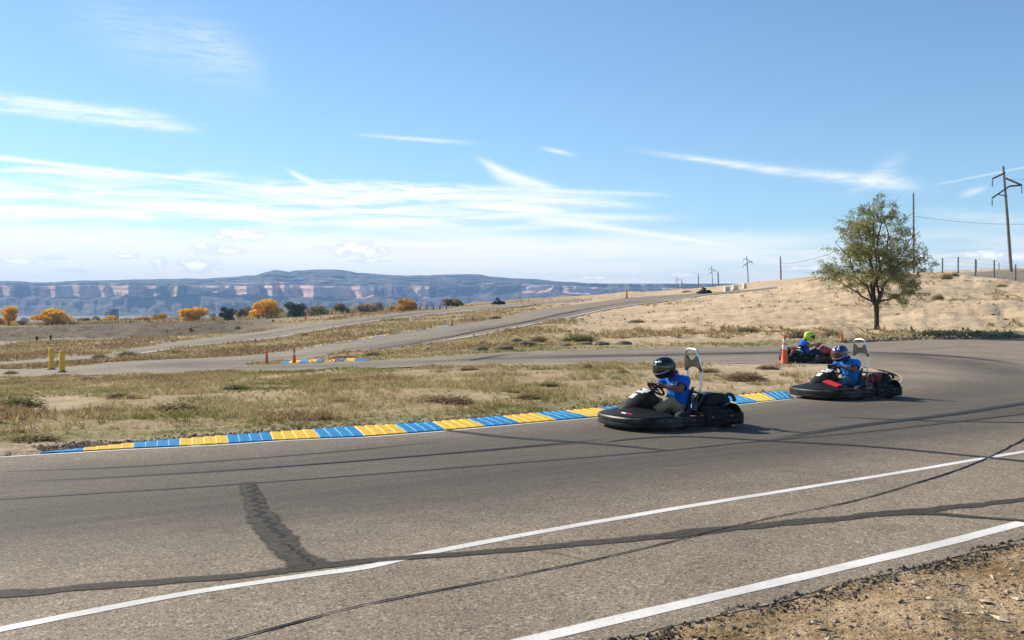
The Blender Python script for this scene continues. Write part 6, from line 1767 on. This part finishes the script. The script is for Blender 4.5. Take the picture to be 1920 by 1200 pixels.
def helmet_meshes():
    """shell, visor, trim strip; centre of the head at the origin, facing +x"""
    def r_at(az, el):
        # superellipsoid with chin bar pushed forward
        x = math.cos(az) * math.cos(el); y = math.sin(az) * math.cos(el); z = math.sin(el)
        a, b, c = (0.163 if x > 0 else 0.158), 0.128, (0.150 if z > 0 else 0.165)
        r = 1 / ((abs(x / a) ** 2.25 + abs(y / b) ** 2.25 + abs(z / c) ** 2.3) ** (1 / 2.27))
        if z < 0: r *= 1 + 0.10 * max(0, x) ** 2 * min(1, -z * 2.2)
        return Vector((x, y, z)) * r
    def patch(a0, a1, e0, e1, nu, nv, off, thick):
        vs, fs = [], []
        for i in range(nu + 1):
            for j in range(nv + 1):
                az = a0 + (a1 - a0) * i / nu; el = e0(az) + (e1(az) - e0(az)) * j / nv
                p = r_at(az, el); n = p.normalized(); vs += [p + n * off, p + n * (off - thick)]
        I = lambda i, j, s: (i * (nv + 1) + j) * 2 + s
        for i in range(nu):
            for j in range(nv): fs += [(I(i, j, 0), I(i + 1, j, 0), I(i + 1, j + 1, 0), I(i, j + 1, 0)), (I(i, j, 1), I(i, j + 1, 1), I(i + 1, j + 1, 1), I(i + 1, j, 1))]
            for j in (0, nv): fs.append((I(i, j, 0), I(i, j, 1), I(i + 1, j, 1), I(i + 1, j, 0)))
        for j in range(nv):
            for i in (0, nu): fs.append((I(i, j, 0), I(i, j + 1, 0), I(i, j + 1, 1), I(i, j, 1)))
        mb = MB(); mb.add(vs, fs); return mb
    mb = MB(); n, m = 40, 26; vs, fs = [], []
    for j in range(m + 1):
        el = R(-58) + (R(90) - R(-58)) * j / m
        for i in range(n): vs.append(r_at(2 * math.pi * i / n, min(el, R(89.5))))
    for j in range(m):
        for i in range(n): fs.append((j * n + i, j * n + (i + 1) % n, (j + 1) * n + (i + 1) % n, (j + 1) * n + i))
    fs.append(tuple(m * n + i for i in range(n)))
    mb.add(vs, fs); shell = mb
    top = lambda az: R(25) * math.cos(az * 1.05) ** .5 if abs(az) < R(80) else R(8)
    vis = patch(R(-68), R(68), lambda az: R(-20) + R(10) * (az / R(68)) ** 2, lambda az: R(24) - R(12) * (az / R(68)) ** 2, 20, 8, .006, .008)
    trim = patch(R(-74), R(74), lambda az: R(-24) + R(10) * (az / R(74)) ** 2, lambda az: R(-20) + R(10) * (az / R(74)) ** 2, 20, 2, .005, .008)
    vent = patch(R(-16), R(16), lambda az: R(-44), lambda az: R(-35), 6, 2, .004, .006)
    bands = [patch(R(a - 9), R(a + 9), lambda az: R(30), lambda az: R(78), 5, 12, .0025, .004) for a in (-24, 24)]
    logo = patch(R(12), R(34), lambda az: R(31), lambda az: R(40), 5, 3, .003, .004)
    back = patch(R(100), R(150), lambda az: R(-30), lambda az: R(15), 8, 6, .0025, .004)
    return shell, vis, trim, vent, bands, logo, back
HEL = {}
for q, v in zip(('shell', 'visor', 'visor_trim', 'chin_vent'), helmet_meshes()[:4]): HEL[q] = v
HEL['bands'], HEL['logo'], HEL['back'] = helmet_meshes()[4:]
def gloss(name, c, rough=0.16, coat=0.6): return M(name, c, rough, spec=0.5, var=0.04, scale=3, coat=coat)
def visor_mat(name, c, rough=0.06, alpha=1.0):
    m = M(name, c, rough, spec=0.6, var=0.05, coat=0.5)
    if alpha < 1: m.node_tree.nodes['Principled BSDF'].inputs['Alpha'].default_value = alpha
    return m
SKIN = M('skin', (0.33, 0.165, 0.105), 0.5, var=0.1, scale=9)
SKIN2 = M('skin_tanned', (0.22, 0.105, 0.065), 0.5, var=0.1, scale=9)
SHIRTB = M('royal_blue_cotton', (0.008, 0.125, 0.58), 0.85, spec=0.15, var=0.08, scale=5, bump=0.2, bscale=260)
SHIRTB2 = M('bright_blue_cotton', (0.008, 0.185, 0.62), 0.85, spec=0.15, var=0.08, scale=5, bump=0.2, bscale=260)
SHIRTK = M('black_cotton', (0.02, 0.02, 0.024), 0.85, spec=0.15)
KHAKI = M('khaki_cotton', (0.30, 0.235, 0.15), 0.85, spec=0.15, var=0.1, scale=6)
JEANS = M('blue_denim', (0.035, 0.085, 0.16), 0.85, spec=0.15, var=0.2, scale=8, tint=(0.09, 0.15, 0.23))
JEANSD = M('dark_denim', (0.03, 0.045, 0.065), 0.85, spec=0.15, var=0.2)
SHOEM = M('dark_shoe', (0.03, 0.028, 0.028), 0.6)
PRINTW = None
def print_mat():
    m = bpy.data.materials.new('shirt_print'); m.use_nodes = True
    k = NT(m.node_tree); bs = m.node_tree.nodes['Principled BSDF']; co = k.node('ShaderNodeTexCoord').outputs['Object']
    vo = k.node('ShaderNodeTexVoronoi'); k.put(vo.inputs['Vector'], co); vo.inputs['Scale'].default_value = 60
    a = k.ramp(k.sep(vo.outputs['Color'])[0], .42, .5)
    k.put(bs.inputs['Base Color'], k.mix(a, (0.008, 0.12, 0.50), (0.62, 0.66, 0.72))); bs.inputs['Roughness'].default_value = .8
    return m
PRINTW = print_mat()
DM = {}
def make_driver(label, loc, rotz, key, mats, yaw, pitch, lean, group, helm, simple=False):
    if key not in DM: DM[key] = (pose(lean), make_driver_meshes(pose(lean)))
    J, (body, shirt, trousers, shoes) = DM[key]
    p = thing('person', label, 'person', loc, rotz, group)
    def use(me, mat): c = me.copy(); c.materials.clear(); c.materials.append(mat); return c
    link('body', use(body, mats['skin']), p)
    so = link('shirt', use(shirt, mats['shirt']), p); link('trousers', use(trousers, mats['legs']), p)
    for s in shoes: link('shoe', use(s, SHOEM), p)
    if not simple:                                                    # small white chest print draped on the shirt
        bv = BVHTree.FromPolygons([v.co for v in shirt.vertices], [list(q.vertices) for q in shirt.polygons])
        vs, fs = [], []; nu, nv = 8, 5
        for i in range(nu + 1):
            for j in range(nv + 1):
                y = 0.035 + 0.115 * i / nu; z = .575 + .058 * j / nv + .010 * i / nu
                h = bv.ray_cast(Vector((.5, y, z)), Vector((-1, 0, 0)))
                q = h[0] + h[1] * .0035 if h[0] is not None else Vector((-.05, y, z)); vs.append(q)
        for i in range(nu):
            for j in range(nv): fs.append((i * (nv + 1) + j, (i + 1) * (nv + 1) + j, (i + 1) * (nv + 1) + j + 1, i * (nv + 1) + j + 1))
        link('chest_print', mesh_of('chest_print', vs, fs, PRINTW, True), so)
        mb = MB(); c = J['neck'] + (J['head'] - J['neck']) * .25
        M_ = Matrix.Translation(c) @ (J['head'] - J['neck']).to_track_quat('Z', 'Y').to_matrix().to_4x4()
        mb.lathe([(.10, -.025), (.098, -.01), (.088, -.004), (.08, -.012)], 22, M_); mb.build('collar', mats['shirt'], so, smooth=True)
        if helm.get('scarf') is not None:
            mb = MB(); mb.lathe([(.075, -.03), (.082, .0), (.085, .03), (.08, .06)], 20, M_); mb.build('neck_scarf', helm['scarf'], p, smooth=True)
    hc = J['head'] + Vector((.015, 0, .01))
    sh = HEL['shell'].build('helmet', helm['shell'], p, smooth=True)
    sh.location = hc; sh.rotation_euler = (0, pitch, yaw); sh.scale = (helm['k'],) * 3
    HEL['visor'].build('visor', helm['visor'], sh, smooth=True)
    HEL['visor_trim'].build('visor_trim', helm['trim'], sh, smooth=True)
    if not simple:
        HEL['chin_vent'].build('chin_vent', SEATM, sh, smooth=True)
        if helm.get('bands') is not None:
            for b in HEL['bands']: b.build('helmet_stripe', helm['bands'], sh, smooth=True)
            HEL['back'].build('helmet_panel', helm['back'], sh, smooth=True)
        if helm.get('logo') is not None: HEL['logo'].build('helmet_logo', helm['logo'], sh, smooth=True)
    return p

HB = gloss('helmet_black', (0.006, 0.007, 0.009), .12, .25); HN = gloss('helmet_navy', (0.02, 0.028, 0.16), .16); HS = gloss('helmet_silver', (0.50, 0.52, 0.56), .2); HY = gloss('helmet_lime', (0.50, 0.66, 0.012), .3)
HYD = gloss('helmet_lime_pale', (0.62, 0.80, 0.16), .35); HK = gloss('helmet_dark', (0.02, 0.02, 0.022), .3)
VD = visor_mat('visor_smoked', (0.022, 0.015, 0.018)); VC = visor_mat('visor_clear_red_lining', (0.11, 0.032, 0.035)); VB = visor_mat('visor_black', (0.012, 0.012, 0.015))
BLACK_STYLE = dict(stickers=True, nose_top=None, fairing=PLAST, fairing_side=SEATM, pod=PLAST, cover_hump=True, maroon=False, hoop=True)
RED_STYLE = dict(stickers=False, nose_top=REDP, fairing=PLAST, fairing_side=SEATM, pod=PLAST, cover_hump=False, maroon=True, hoop=True)
RED2_STYLE = dict(stickers=False, nose_top=REDP, fairing=REDP, fairing_side=REDP, pod=REDP, cover_hump=False, maroon=True, hoop=False, box=REDP, pod_len=0.46)
DARK_STYLE = dict(stickers=False, nose_top=None, fairing=PLAST, fairing_side=SEATM, pod=PLAST, cover_hump=True, maroon=False, hoop=False)
KG = 'go-karts out on the track'; PG = 'kart drivers'
def place(px, py, th):
    g = G(px, py); return (g[0], g[1], g[2] + .006), th
# heading: kart +x turned to point left and a little towards the camera
loc, th = place(1251, 797.5, R(180 + 25))
make_kart('black go-kart nearest the camera with white number plate and silver hoop', loc, th, BLACK_STYLE, KG)
make_driver('person in glossy black helmet, royal blue t-shirt and khaki trousers driving the nearest kart', loc, th, 'a', dict(skin=SKIN2, shirt=SHIRTB, legs=KHAKI), R(8), R(6), 0.035, PG,
            dict(shell=HB, visor=VD, trim=CHROME, k=1.06, logo=PLATE, scarf=M('red_scarf', (.22, .02, .015), .8)))
loc, th = place(1580, 744.5, R(180 + 25))
make_kart('black go-kart with red nose panels following behind the nearest kart', loc, th, RED_STYLE, KG)
make_driver('person in blue and silver striped helmet, bright blue t-shirt and jeans in the second kart', loc, th, 'b', dict(skin=SKIN2, shirt=SHIRTB2, legs=JEANS), R(12), R(10), 0.05, PG,
            dict(shell=HN, visor=VC, trim=PLATE, k=1.06, bands=HS, back=HS, scarf=M('dark_scarf', (.02, .02, .03), .8)))
loc, th = place(1522, 680.0, R(-6))
make_kart('red and black go-kart heading right on the back straight behind the tall cone', loc, th, RED2_STYLE, KG)
make_driver('person in lime yellow helmet and blue t-shirt driving right in the red kart', loc, th, 'c', dict(skin=SKIN, shirt=SHIRTB, legs=JEANSD), R(-14), R(12), -0.09, PG,
            dict(shell=HY, visor=VB, trim=HY, k=1.06), simple=True)
g = G(1319, 551.0); loc = (g[0], g[1], g[2] + .03); th = R(180 + 38)
make_kart('tiny dark go-kart far away on the crest beside the white blocks', loc, th, DARK_STYLE, KG).scale = (1.3,) * 3
make_driver('person in pale lime helmet and dark top in the far kart on the crest', loc, th, 'b', dict(skin=SKIN, shirt=SHIRTK, legs=JEANSD), 0, 0, 0.05, PG, dict(shell=HYD, visor=VB, trim=HYD, k=1.15), simple=True).scale = (1.3,) * 3
g = at(933, 574.0, 186); loc = (g[0], g[1], float(ground_z(g[0], g[1])) + .05); th = R(180 + 20)
make_kart('tiny dark go-kart far away on the upper road before the mesa', loc, th, DARK_STYLE, KG).scale = (1.4,) * 3
make_driver('person in dark helmet and dark top in the far kart before the mesa', loc, th, 'b', dict(skin=SKIN, shirt=SHIRTK, legs=JEANSD), 0, 0, 0.05, PG, dict(shell=HK, visor=VB, trim=HK, k=1.1), simple=True).scale = (1.4,) * 3
